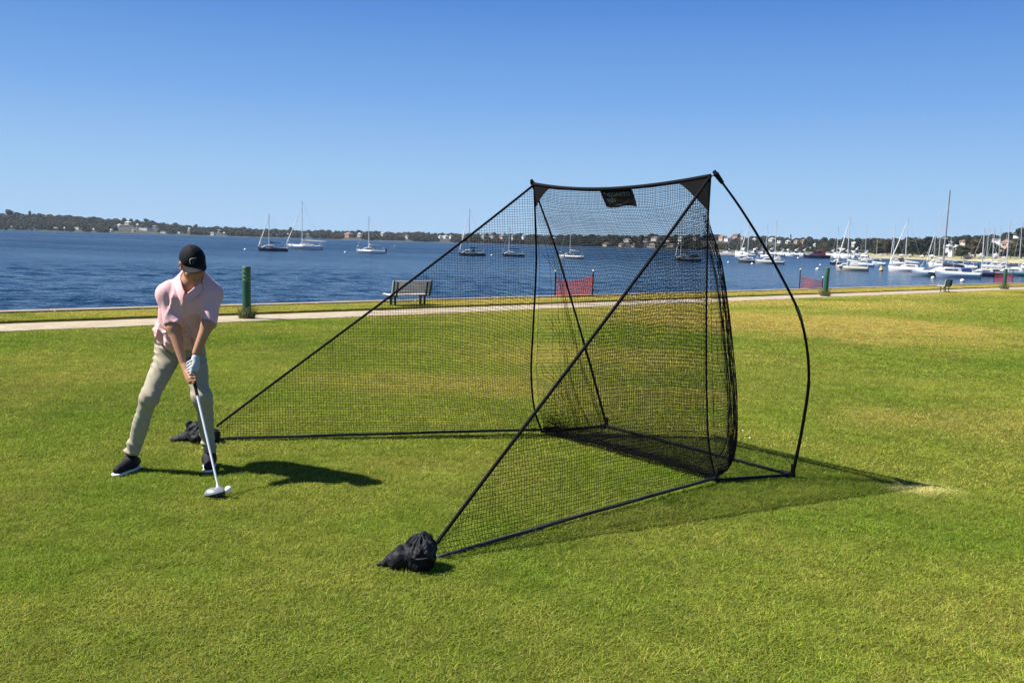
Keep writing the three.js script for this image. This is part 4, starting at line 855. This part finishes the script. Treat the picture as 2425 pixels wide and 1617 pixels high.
// the beach at right, with a pale stone revetment towards the marina
{
  const edge = [[1690, 602.5, 597], [1800, 604, 598], [1950, 606, 600], [2030, 610, 602], [2100, 611.5, 605], [2200, 614, 609], [2290, 616.5, 611], [2425, 622, 613], [2700, 632, 618]];
  const pos = [], idx = [], col = [], dist = (px, y) => F * (EYE - WATER) / Math.max(3, y - hor(px)); let k = 0;
  const at = (px, q) => { let i = 0; while (i < edge.length - 2 && px > edge[i + 1][0]) i++; const t = clamp((px - edge[i][0]) / (edge[i + 1][0] - edge[i][0])); return lerp(edge[i][q], edge[i + 1][q], t); };
  for (let px = 1690; px <= 2700; px += 6, k++) {
    const D = dist(px, at(px, 1)), b = bearing(px), yTop = EYE - (at(px, 2) - hor(px)) / F * (D + 40);
    [[-6, WATER - 1], [0, WATER + .1], [6, WATER + .8], [20, lerp(WATER + .8, yTop, .6)], [40, yTop], [160, yTop + 1.0], [420, yTop - 3]].forEach(([dd, y], j) => {
      const p = V(b.x * (D + dd), y + .3 * noise(px * .05, j), b.z * (D + dd)); pos.push(p.x, p.y, p.z);
      const v = .9 + .3 * noise(px * .06, j * 2, 8), stone = 1 - smooth(1990, 2060, px); col.push(lerp(j < 4 ? .34 : .24, j < 4 ? .24 : .07, stone) * v, lerp(j < 4 ? .30 : .23, j < 4 ? .22 : .07, stone) * v, lerp(j < 4 ? .17 : .10, j < 4 ? .19 : .04, stone) * v);
      if (k && j < 6) { const a = (k - 1) * 7 + j; idx.push(a, a + 1, a + 7, a + 1, a + 8, a + 7); }
    });
  }
  struct('far_beach', raw(pos, idx, { color: [col, 3] }), new THREE.MeshStandardMaterial({ vertexColors: true, roughness: 1, side: THREE.DoubleSide }), 'pale sandy beach and stone bank on the right hand shore');
}
// houses among the trees
const wallC = { white: std(.64, .63, .60), cream: std(.50, .44, .34), pink: std(.42, .29, .24), brick: std(.34, .20, .15), grey: std(.45, .45, .46) };
const roofC = { terracotta: std(.20, .115, .085), grey: std(.38, .38, .38), white: std(.64, .64, .64), brown: std(.16, .11, .085), red: std(.28, .10, .08) };
const pane = std(.03, .04, .05, .2);
function house(px, y, w, h, wall, roof, D, where, flat) { // y: where its foot is in the photograph
  const b = bearing(px), s = D / F, base = EYE - (y - hor(px)) * s, W = w * s, H = h * s, dp = W * rr(.55, .8);
  const t = thing('house', `${wall} house with ${roof} roof ${where}`, 'house', V(b.x * D, base, b.z * D), Math.atan2(-b.x, -b.z) - rr(.35, 1.1), 'houses on the far shore');
  part('wall', box(W, H + 3, dp, 0, H / 2 - 1.5, 0), wallC[wall], t);
  const e = .35, rh = flat ? .3 : H * .55 + .4;
  if (flat) part('roof', box(W + e, .3, dp + e, 0, H + .15, 0), roofC[roof], t);
  else {
    const x = W / 2 + e, z = dp / 2 + e, k = Math.max(0, x - z), P0 = [-x, H, -z, x, H, -z, x, H, z, -x, H, z, -k, H + rh, 0, k, H + rh, 0];
    part('roof', raw(P0, [0, 4, 1, 1, 4, 5, 1, 5, 2, 2, 5, 3, 3, 5, 4, 3, 4, 0, 0, 1, 2, 0, 2, 3]).toNonIndexed(), roofC[roof], t).geometry.computeVertexNormals();
  }
  const n = Math.max(1, Math.min(4, Math.round(W / 4)));
  for (let i = 0; i < n; i++) part('window', box(W / n * .5, Math.min(1.4, H * .4), .12, (i + .5) / n * W - W / 2, H * .52, dp / 2 + .03), pane, t);
}
for (const [px, y, w, h, wall, roof, where, D] of HOUSES) house(px, y, w, h, wall, roof, D, where, wall === 'white' && roof === 'white');

// ---------------------------------------------------------------- boats on their moorings
const hullC = { white: std(.70, .70, .69, .35), navy: std(.010, .014, .045, .3), grey: std(.30, .33, .34, .4), dark: std(.06, .078, .085, .35), teal: std(.05, .12, .15, .35), maroon: std(.16, .02, .028, .5), blue: std(.05, .09, .22, .5), pale: std(.42, .50, .58, .4), beige: std(.42, .40, .34, .4) };
const deckM = std(.68, .67, .65, .5), glassM = std(.02, .025, .03, .15), alloy = std(.62, .62, .62, .4, { metalness: .3 }), sailM = std(.74, .73, .70, .8), canvasBlue = std(.03, .06, .19, .8), canvasDark = std(.03, .035, .05, .8), boot = std(.015, .02, .03, .5);
function hullGeo(L, B, Fb, sub, over, sheerUp) {       // bow at -x
  const n = 16, pos = [], idx = [];
  const beam = (t) => B / 2 * (t < .6 ? 1 - Math.pow(1 - t / .6, 2) : 1 - .28 * Math.pow((t - .6) / .4, 2));
  const rows = [[-sub, .55, .55], [0, .80, .35], [Fb * .5, .94, .17], [Fb, 1, 0]];
  const m = rows.length * 2;
  for (let i = 0; i <= n; i++) {
    const t = i / n, b = Math.max(.012, beam(t)), up = sheerUp * Math.pow(1 - t, 2);
    const ring = rows.map(([y, k, o]) => [lerp(-L / 2 + over * o, L / 2 - over * .5 * o, t), y > 0 ? y * (1 + up / Fb) : y, b * k]);
    for (const [x, y, z] of ring) pos.push(x, y, z);
    for (const [x, y, z] of [...ring].reverse()) pos.push(x, y, -z);
    if (i) for (let j = 0; j < m - 1; j++) { const a = (i - 1) * m + j; idx.push(a, a + m, a + 1, a + 1, a + m, a + m + 1); }
  }
  for (let j = 0; j < m / 2 - 1; j++) { const a = n * m + j, b = n * m + m - 1 - j; idx.push(a, b, a + 1, a + 1, b, b - 1); }
  const deck = [], di = [];
  for (let i = 0; i <= n; i++) { const t = i / n, b = Math.max(.01, beam(t) - .02), y = Fb + sheerUp * Math.pow(1 - t, 2); for (const z of [-1, 0, 1]) deck.push(lerp(-L / 2 + .03, L / 2 - .02, t), y - .03 + (z ? 0 : .06), z * b); if (i) for (let j = 0; j < 2; j++) { const a = (i - 1) * 3 + j; di.push(a, a + 1, a + 3, a + 1, a + 4, a + 3); } }
  return [raw(pos, idx).toNonIndexed(), raw(deck, di)];
}
function cabinGeo(x0, x1, w, y, h, rake = .5) {
  const s = new THREE.Shape(); s.moveTo(x0, 0); s.lineTo(x0 + h * rake * 2.2, h * .86); s.quadraticCurveTo((x0 + x1) / 2, h * 1.12, x1 - h * .35, h * .95); s.lineTo(x1, 0); s.closePath();
  return new THREE.ExtrudeGeometry(s, { depth: w, bevelEnabled: true, bevelSize: .05, bevelThickness: .05, bevelSegments: 1 }).translate(0, y, -w / 2);
}
const placeAt = (px, wl) => { const D = F * (EYE - WATER) / (wl - hor(px)), b = bearing(px); return { D, s: D / F, pos: V(b.x * D, WATER, b.z * D), turn: Math.atan2(-b.x, -b.z) }; };
function sailboat(x0, x1, wl, mastX, mastTop, hull, label, o = {}) {
  const px = (x0 + x1) / 2, { s, pos, turn } = placeAt(px, wl), L = (x1 - x0) * s, B = L * .30, Fb = (o.free ?? 9) * s;
  const t = thing('sailing_boat', label, 'sailing boat', pos, turn + (o.yaw ?? 0), 'sailing boats moored on the river'); t.position.y -= .02;
  const [h, d] = hullGeo(L, B, Fb, .35, L * .09, Fb * .25);
  part('hull', h, hullC[hull], t); part('deck', d, deckM, t);
  part('boot_stripe', hullGeo(L * .90, B * .815, .13, .3, L * .04, 0)[0], boot, t);
  const X = (p) => (p - px) * s, mx = X(mastX), H = (wl - mastTop) * s;
  const c0 = o.cabin ? X(o.cabin[0]) : -L * .15, c1 = o.cabin ? X(o.cabin[1]) : L * .22, ch = (o.cabinH ?? 6) * s;
  const cab = part('cabin', cabinGeo(c0, c1, B * .55, Fb * 1.02, ch), deckM, t);
  for (const z of [-1, 1]) part('window', box((c1 - c0) * .42, ch * .30, .03, lerp(c0, c1, .60), Fb + ch * .55, z * (B * .275 + .06)), glassM, cab);
  const mast = part('mast', tube([V(mx, Fb, 0), V(mx, H, 0)], (w) => .085 - .03 * w, 7), o.lowMast ? alloy : alloy, t);
  part('masthead', [box(.5, .03, .03, mx - .2, H + .03, 0), bar(V(mx, H, 0), V(mx, H + .45, 0), .02, 5)], alloy, mast);
  const sp = part('spreader', bar(V(mx, H * .58, -B * .36), V(mx, H * .58, B * .36), .03, 5), alloy, mast);
  const bow = V(-L / 2 + .1, Fb * 1.25, 0), top = V(mx, H * (o.frac ?? .97), 0);
  const furl = part(o.furled === false ? 'forestay' : 'furled_sail', tube([bow, bow.clone().lerp(top, .06), bow.clone().lerp(top, .45), bow.clone().lerp(top, .85), top], (w) => o.furled === false ? .02 : .022 + .085 * Math.sin(Math.PI * clamp(w * 1.05)) * (1 - .5 * w), 6), o.furled === false ? alloy : sailM, t);
  for (const z of [-1, 1]) part('shroud', bar(V(mx, H * .95, 0), V(mx + .15, Fb, z * B * .46), .012, 4), alloy, t);
  part('backstay', bar(V(mx, H, 0), V(L / 2 - .1, Fb, 0), .012, 4), alloy, t);
  const by = Fb + (o.boomH ?? 10) * s, bx = o.boom ? X(o.boom) : mx + L * .38;
  part('boom', bar(V(mx, by, 0), V(bx, by + .05, 0), .055, 6), alloy, t);
  part('sail_cover', tube([V(mx + .05, by + .28, 0), V(mx + .3, by + .22, 0), V(lerp(mx, bx, .6), by + .15, 0), V(bx, by + .08, 0)], (w) => .17 - .10 * w, 8), o.cover ?? sailM, t);
  for (const e of [-1, 1]) { const x = e * (L / 2 - .15), y0 = Fb + (e < 0 ? Fb * .25 : 0); part(e < 0 ? 'pulpit' : 'pushpit', tube(curve([V(x - e * L * .10, y0, B * .20), V(x - e * L * .08, y0 + .5, B * .20), V(x, y0 + .55, 0), V(x - e * L * .08, y0 + .5, -B * .20), V(x - e * L * .10, y0, -B * .20)], 14), .022, 4), alloy, t); }
  if (o.outboard) part('outboard_motor', [box(.28, .55, .30, L / 2 + .12, Fb + .15, .2, .06), box(.12, .8, .14, L / 2 + .14, Fb - .4, .2)], boot, t);
  if (o.bimini) part('bimini', [box(X(o.bimini[1]) - X(o.bimini[0]), .06, B * .7, (X(o.bimini[0]) + X(o.bimini[1])) / 2, Fb + o.bimini[2] * s, 0, .02), ...[0, 1].map((k) => bar(V(X(o.bimini[k]), Fb, B * .3), V(X(o.bimini[k]), Fb + o.bimini[2] * s, B * .3), .025, 5))], o.canvas ?? deckM, t);
  if (o.dodger) part('dodger', cabinGeo(X(o.dodger[0]), X(o.dodger[1]), B * .6, Fb + ch * .4, ch * 1.1, .4), o.canvas ?? canvasDark, t);
  return t;
}
function cruiser(x0, x1, wl, top, hull, label, o = {}) {
  const px = (x0 + x1) / 2, { s, pos, turn } = placeAt(px, wl), L = (x1 - x0) * s, H = (wl - top) * s, B = L * .34, Fb = Math.max(.5, H * (o.free ?? .38));
  const t = thing('motor_boat', label, 'motor boat', pos, turn + (o.yaw ?? 0), o.group ?? 'motor boats on the river');
  const [h, d] = hullGeo(L, B, Fb, .3, L * .10, Fb * .35);
  part('hull', h, hullC[hull], t); part('deck', d, o.deck ?? deckM, t);
  const ch = (H - Fb) * (o.fly ? .62 : .95), cab = part('cabin', cabinGeo(-L * .26, L * (o.aft ?? .22), B * .72, Fb, ch, .7), o.top ?? deckM, t);
  for (const z of [-1, 1]) part('window', box(L * .30, ch * .34, .04, 0, Fb + ch * .60, z * (B * .36 + .06)), glassM, cab);
  if (o.fly) { part('flybridge', cabinGeo(-L * .06, L * .20, B * .6, Fb + ch, (H - Fb) * .26, .5), deckM, t); part('radar_arch', tube(curve([V(L * .16, Fb + ch, B * .3), V(L * .20, H, B * .24), V(L * .20, H, -B * .24), V(L * .16, Fb + ch, -B * .3)], 12), .06, 5), deckM, t); }
  if (o.canopy) part('canopy', box(L * .30, .08, B * .8, L * .30, Fb + ch * .95, 0, .03), o.canopy, t);
  part('rail', tube(curve([V(-L * .1, Fb + .75, B * .44), V(-L * .3, Fb * 1.15 + .75, B * .34), V(-L * .47, Fb * 1.3 + .7, 0), V(-L * .3, Fb * 1.15 + .75, -B * .34), V(-L * .1, Fb + .75, -B * .44)], 16), .025, 4), alloy, t);
  if (o.mast) { const H2 = (wl - o.mast[1]) * s; part('mast', tube([V((o.mast[0] - px) * s, Fb, 0), V((o.mast[0] - px) * s, H2, 0)], (w) => .09 - .03 * w, 6), alloy, t); }
  if (o.outboard) part('outboard_motor', box(.35, .8, .35, L / 2 + .1, Fb, 0, .06), boot, t);
  return t;
}
sailboat(612.5, 680, 593.2, 637, 511, 'dark', 'small sloop with dark hull and blue sail cover, leftmost boat on the river', { cabin: [622, 652], cabinH: 5, cover: canvasBlue, boom: 664, free: 8, frac: .95 });
sailboat(679, 763, 590.4, 715, 482, 'white', 'larger white sloop with tall mast just right of the dark hulled sloop', { cabin: [708, 742], cabinH: 4, boom: 770, boomH: 9, free: 10.5, frac: .9 });
sailboat(844, 912, 599.8, 873, 515.6, 'white', 'small white sloop with sun awning midway between golfer and net', { cabin: [858, 886], bimini: [874, 894, 13], outboard: true, free: 8, furled: false, boom: 897 });
sailboat(1087, 1151, 605, 1110.8, 498, 'dark', 'dark hulled sloop crossing the left net strap', { cabin: [1096, 1115], dodger: [1116, 1125], cover: canvasBlue, free: 7 });
sailboat(1190, 1244, 607, 1205.5, 540, 'dark', 'low dark sloop with blue boom cover inside the left net wing', { cabin: [1196, 1219], cabinH: 4, cover: canvasBlue, boom: 1234, free: 6.5, furled: false });
sailboat(1325, 1384, 612, 1350.5, 506, 'white', 'white sloop seen through the left part of the hitting net', { cabin: [1335, 1362], free: 7, furled: false });
sailboat(1600, 1663, 618, 1614, 545, 'dark', 'dark sloop with covered stern seen through the right net wing', { cabin: [1606, 1632], dodger: [1634, 1654], cover: canvasDark, free: 8 });
sailboat(1751, 1800, 621, 1772, 530, 'dark', 'dark green sloop just right of the net, left of the curved pole', { cabin: [1759, 1786], cabinH: 5, free: 7, frac: .98 });
sailboat(1792, 1858.5, 624, 1835.6, 525.5, 'grey', 'grey ketch partly behind the curved pole of the net', { cabin: [1806, 1832], dodger: [1834, 1850], canvas: deckM, cabinH: 7, free: 8, furled: false, cover: canvasDark });
sailboat(1969, 2002, 625, 1983, 542, 'navy', 'small dark sloop with white cabin left of the grey sloop at right', { cabin: [1974, 1990], cabinH: 5, free: 6, furled: false });
sailboat(1986, 2057, 638.7, 2010.5, 521.6, 'beige', 'beige hulled sloop with covered gear, nearest boat left of the orange buoy', { cabin: [1993, 2012], dodger: [2016, 2034], canvas: deckM, bimini: [2036, 2054, 13], free: 10 });
sailboat(2112, 2143, 625, 2118, 541, 'white', 'small white sloop behind the bow of the big white sloop at right', { cabin: [2116, 2132], free: 6, cabinH: 4 });
sailboat(2112, 2187, 639.8, 2146.5, 524, 'white', 'white sloop with long dark cabin window right of the orange buoy', { cabin: [2135, 2174], cabinH: 6, free: 9.5, frac: .96 });
sailboat(2200, 2250, 627, 2215, 545, 'grey', 'grey sloop hidden behind the catamaran with the tall mast', { cabin: [2206, 2226], free: 6, yaw: .2 });
sailboat(2206, 2258, 630, 2226, 517, 'white', 'white sloop with second tallest mast behind the catamaran', { cabin: [2214, 2236], free: 7, furled: false });
sailboat(2304, 2381, 649.5, 2331, 548, 'navy', 'navy blue sloop with cream cabin near the right edge', { cabin: [2318, 2354], cabinH: 5.5, free: 9.5, furled: false, boom: 2370 });
sailboat(2379, 2452, 648, 2392.5, 534, 'teal', 'teal hulled sloop with long white cabin at the right edge', { cabin: [2382, 2424], cabinH: 6.5, free: 9, furled: false, cover: canvasDark });
sailboat(2337, 2378, 638, 2353, 549, 'beige', 'cream sloop under canvas behind the navy sloop', { cabin: [2342, 2366], free: 6, furled: false, yaw: .3 });
sailboat(2332, 2366, 632, 2340, 536, 'white', 'white sloop with thin dark mast behind the navy sloop', { free: 5, furled: false, yaw: -.3 });
sailboat(2356, 2392, 631, 2368, 547, 'grey', 'grey sloop moored close to the beach near the right edge', { free: 5, furled: false, yaw: .2 });
sailboat(2404, 2446, 634, 2418, 535, 'white', 'white sloop moored close to the beach at the right edge', { free: 6, furled: false });
sailboat(2036, 2066, 616, 2050, 537, 'grey', 'distant sloop with lone dark mast left of the shore trees', { free: 5, furled: false });
sailboat(1742, 1770, 608, 1755, 546, 'white', 'distant white sloop at the left end of the marina', { free: 5, furled: false });
sailboat(1802, 1830, 609, 1815, 536, 'white', 'distant white sloop in the marina behind the curved pole', { free: 5, furled: false });
// catamaran with the tall mast
{
  const px = 2240, { s, pos, turn } = placeAt(px, 651.5), t = thing('catamaran', 'large white catamaran with the tallest mast, nearest boat at right', 'catamaran', pos, turn + .30), X = (p) => (p - px) * s, L = 96 * s;
  for (const [z, dx] of [[-2.0, -12], [2.0, 18]]) { const [h, d] = hullGeo(L, L * .17, 12 * s, .3, L * .12, 2.5 * s); part('hull', h.translate(X(px + dx), 0, z), hullC.pale, t); part('hull_deck', d.translate(X(px + dx), 0, z), deckM, t); }
  part('bridge_deck', box(L * .5, .25, 4.2, X(2246), 10 * s, 0, .08), deckM, t);
  const cab = part('cabin', cabinGeo(X(2214), X(2268), 3.4, 11 * s, 10 * s, .9), deckM, t);
  for (const z of [-1, 1]) part('window', box(26 * s, 2.6 * s, .05, X(2246), 16.5 * s, z * 1.76), glassM, cab);
  const mx = X(2236), H = (651.5 - 466) * s; part('mast', tube([V(mx, 10 * s, 0), V(mx + .25, H, 0)], (w) => .14 - .06 * w, 8), std(.25, .25, .26, .5), t);
  part('spreader', bar(V(mx + .1, H * .45, -1), V(mx + .1, H * .45, 1), .04, 5), alloy, t);
  for (const z of [-2, 2]) part('shroud', bar(V(mx + .2, H * .85, 0), V(mx + .8, 12 * s, z), .014, 4), alloy, t);
  part('forestay', bar(V(mx + .2, H * .85, 0), V(X(2190), 14 * s, 0), .016, 4), alloy, t);
  part('boom', bar(V(mx, 24 * s, 0), V(X(2282), 24 * s, 0), .09, 6), alloy, t); part('sail_cover', tube([V(mx, 27 * s, 0), V(X(2262), 26 * s, 0), V(X(2282), 24.5 * s, 0)], (w) => .26 - .16 * w, 8), canvasDark, t);
  part('cockpit_cover', cabinGeo(X(2262), X(2290), 3.0, 10 * s, 11 * s, .3), canvasBlue, t);
}
cruiser(1906, 1966, 610.5, 592, 'navy', 'navy workboat with maroon wheelhouse in front of the marina', { top: hullC.maroon, aft: .32, free: .42 });
cruiser(2018, 2071, 630, 613, 'pale', 'pale grey motor boat behind the beige sloop', { free: .5, canopy: deckM });
cruiser(2069, 2099, 627, 613, 'pale', 'pale blue runabout above the orange buoy', { free: .5 });
cruiser(2031, 2060, 612.5, 605, 'navy', 'low white topped launch close to the beach start', { free: .45 });
cruiser(2121, 2145, 618, 609, 'dark', 'launch under dark red cover behind the white sloop', { top: hullC.maroon, free: .4, aft: .4 });
cruiser(2288, 2316, 633, 619, 'white', 'white half cabin boat right of the catamaran', { free: .4, canopy: deckM, outboard: true });
cruiser(2262, 2292, 631, 615, 'dark', 'small dark boat with blue canopy behind the catamaran stern', { free: .4, canopy: canvasBlue });
const marina = [[1712, 1738, 602.5, 589, 0], [1740, 1778, 604.5, 585.5, 1], [1772, 1802, 604.5, 587, 1], [1794, 1818, 605, 589, 0], [1812, 1840, 605.5, 586, 1], [1835, 1860, 606, 588, 0], [1852, 1878, 606, 588.5, 1], [1872, 1898, 607, 589, 1], [1890, 1916, 607.5, 589, 1], [1958, 1984, 609, 590.5, 1], [1976, 1998, 610, 587, 0], [1994, 2016, 611, 590, 1], [2006, 2026, 611, 593, 0], [2018, 2038, 611, 585, 1], [2034, 2058, 610.5, 592, 0]];
const mLabel = ['white motor cruiser at the left end of the marina row', 'large white flybridge cruiser behind the dark green sloop', 'white flybridge cruiser behind the stern of the dark green sloop', 'low white cruiser just left of the curved pole', 'white flybridge cruiser behind the curved pole', 'white cruiser under the mast of the grey ketch', 'white flybridge cruiser third left of the maroon wheelhouse', 'white flybridge cruiser second left of the maroon wheelhouse', 'white flybridge cruiser just left of the maroon wheelhouse', 'white flybridge cruiser just right of the maroon wheelhouse', 'tall white cruiser above the small dark sloop', 'white flybridge cruiser left of the beige sloop mast', 'low white cruiser behind the beige sloop mast', 'tall flybridge cruiser right of the beige sloop mast', 'white cruiser at the right end of the marina row'];
marina.forEach(([x0, x1, wl, top, fly], i) => cruiser(x0, x1, wl, top, 'white', mLabel[i], { fly, yaw: rr(-.6, .6), group: 'motor cruisers in the marina row', canopy: i % 3 === 1 ? canvasBlue : undefined }));
// hulls laid up on the beach
[[2284, 2306, 610, 598, 'beige', 'cream hull laid up on the beach right of the spreading tree'], [2314, 2331, 611, 599, 'beige', 'cream boxy boat laid up on the beach left of the navy sloop mast'], [2203, 2214, 608, 602, 'white', 'small white boat laid up on the beach left of the tall mast'], [2354, 2364, 609, 598, 'white', 'small white boat laid up on the beach among the thin masts'], [2080, 2092, 605, 600, 'beige', 'cream dinghy on the beach under the broad olive tree'], [2130, 2144, 606, 601, 'white', 'white dinghy on the beach right of the paired masts'], [2152, 2160, 606, 601, 'beige', 'pale dinghy on the beach right of the white sloop mast'], [2180, 2190, 608, 603, 'beige', 'pale dinghy on the beach under the large green tree'], [2374, 2384, 612, 607, 'beige', 'cream dinghy on the beach under the brownish tree']].forEach(([x0, x1, y, top, hull, label]) => {
  const px = (x0 + x1) / 2, D = 560, b = bearing(px), s = D / F, L = (x1 - x0) * s, H = (y - top) * s;
  const t = thing('laid_up_boat', label, 'boat', V(b.x * D, EYE - (y - hor(px)) * s, b.z * D), Math.atan2(-b.x, -b.z) + rr(-.4, .4), 'boats laid up on the beach');
  const [h, d] = hullGeo(L, L * .36, H * .6, .3, L * .1, H * .15); part('hull', h, hullC[hull], t); part('deck', d, deckM, t); part('cabin', cabinGeo(-L * .2, L * .25, L * .2, H * .6, H * .35), deckM, t);
  part('cradle', [box(L * .5, .5, .15, 0, -.35, .3), box(L * .5, .5, .15, 0, -.35, -.3)].slice(0, 1), boot, t);
});
// the white sail near the far left shore
{
  const px = 82, { s, pos, turn } = placeAt(px, 547), t = thing('sailing_dinghy', 'tiny dinghy under white sail near the far left shore', 'sailing dinghy', pos, turn), [h, d] = hullGeo(10 * s, 3 * s, 1.2 * s, .2, 1, .2); part('hull', h, hullC.white, t); part('deck', d, deckM, t);
  const sail = new THREE.Shape(); sail.moveTo(-3 * s, 1.6 * s); sail.lineTo(-2 * s, 8 * s); sail.quadraticCurveTo(1.5 * s, 4 * s, 4.5 * s, 2 * s); sail.closePath(); part('sail', new THREE.ExtrudeGeometry(sail, { depth: .05, bevelEnabled: false }), sailM, t); part('mast', bar(V(-2.6 * s, 0, 0), V(-2 * s, 8.4 * s, 0), .08, 5), alloy, t);
}
// buoys
const buoyLabel = 'mooring buoys';
[[579.8, 590.6, 2.6, 'white mooring buoy left of the leftmost sloop'], [817.6, 597.6, 2.4, 'white mooring buoy left of the small white sloop'], [1165, 605, 2, 'white mooring buoy between two dark sloops in the left net wing'], [1726.7, 621, 2.1, 'white mooring buoy just right of the net'], [1783.7, 624.6, 2.8, 'white mooring buoy under the dark green sloop stern'], [1891.7, 611.2, 2.3, 'white mooring buoy left of the maroon wheelhouse boat'], [1945.6, 626.3, 2.0, 'small white mooring buoy above the leaning green post'], [1939.3, 636.5, 3.6, 'larger white mooring buoy left of the leaning green post top'], [2214.3, 654.5, 3.6, 'white mooring buoy under the catamaran bow'], [2284.8, 660.5, 4.2, 'nearest white mooring buoy right of the small green bench']].forEach(([px, y, r, label]) => {
  const { s, pos } = placeAt(px, y), t = thing('mooring_buoy', label, 'buoy', pos, 0, buoyLabel); part('float', new THREE.SphereGeometry(r * s, 14, 10).scale(1.1, .92, 1.1).translate(0, r * s * .45, 0), std(.78, .77, .73, .5), t); part('ring', new THREE.TorusGeometry(r * s * .22, r * s * .07, 6, 12).translate(0, r * s * 1.5, 0), boot, t);
});
{
  const { s, pos } = placeAt(2090.6, 639), t = thing('marker_buoy', 'orange yellow marker buoy with a smaller float on top, between the sloops at right', 'buoy', pos);
  part('float', new THREE.SphereGeometry(4.4 * s, 16, 12).scale(1, .95, 1).translate(0, 3.2 * s, 0), std(.72, .50, .16, .5), t); part('top_float', new THREE.SphereGeometry(2.5 * s, 12, 8).translate(0, 9 * s, 0), std(.66, .42, .10, .5), t); part('band', new THREE.TorusGeometry(4.0 * s, .5 * s, 6, 20).rotateX(Math.PI / 2).translate(0, 2.0 * s, 0), std(.25, .16, .03, .6), t);
}
{
  const { s, pos } = placeAt(935, 592), t = thing('channel_marker', 'thin channel marker pole right of the small white sloop', 'marker', pos); part('pole', tube([V(0, -1, 0), V(0, 9 * s, 0)], .07, 6), std(.30, .28, .2, .7), t); part('topmark', new THREE.ConeGeometry(.25, .5, 8).translate(0, 10.2 * s, 0), std(.3, .3, .1, .7), t);
  const b = bearing(2077), D = 560, f = thing('flagpole', 'white flagpole standing on the beach before the broad olive tree', 'flagpole', V(b.x * D, EYE - (604 - hor(2077)) / F * D, b.z * D)); part('pole', tube([V(0, -.5, 0), V(0, 33 / F * D, 0)], (w) => .12 - .05 * w, 6), alloy, f); part('finial', new THREE.SphereGeometry(.14, 8, 6).translate(0, 33 / F * D, 0), alloy, f);
}
renderer.render(scene, camera);
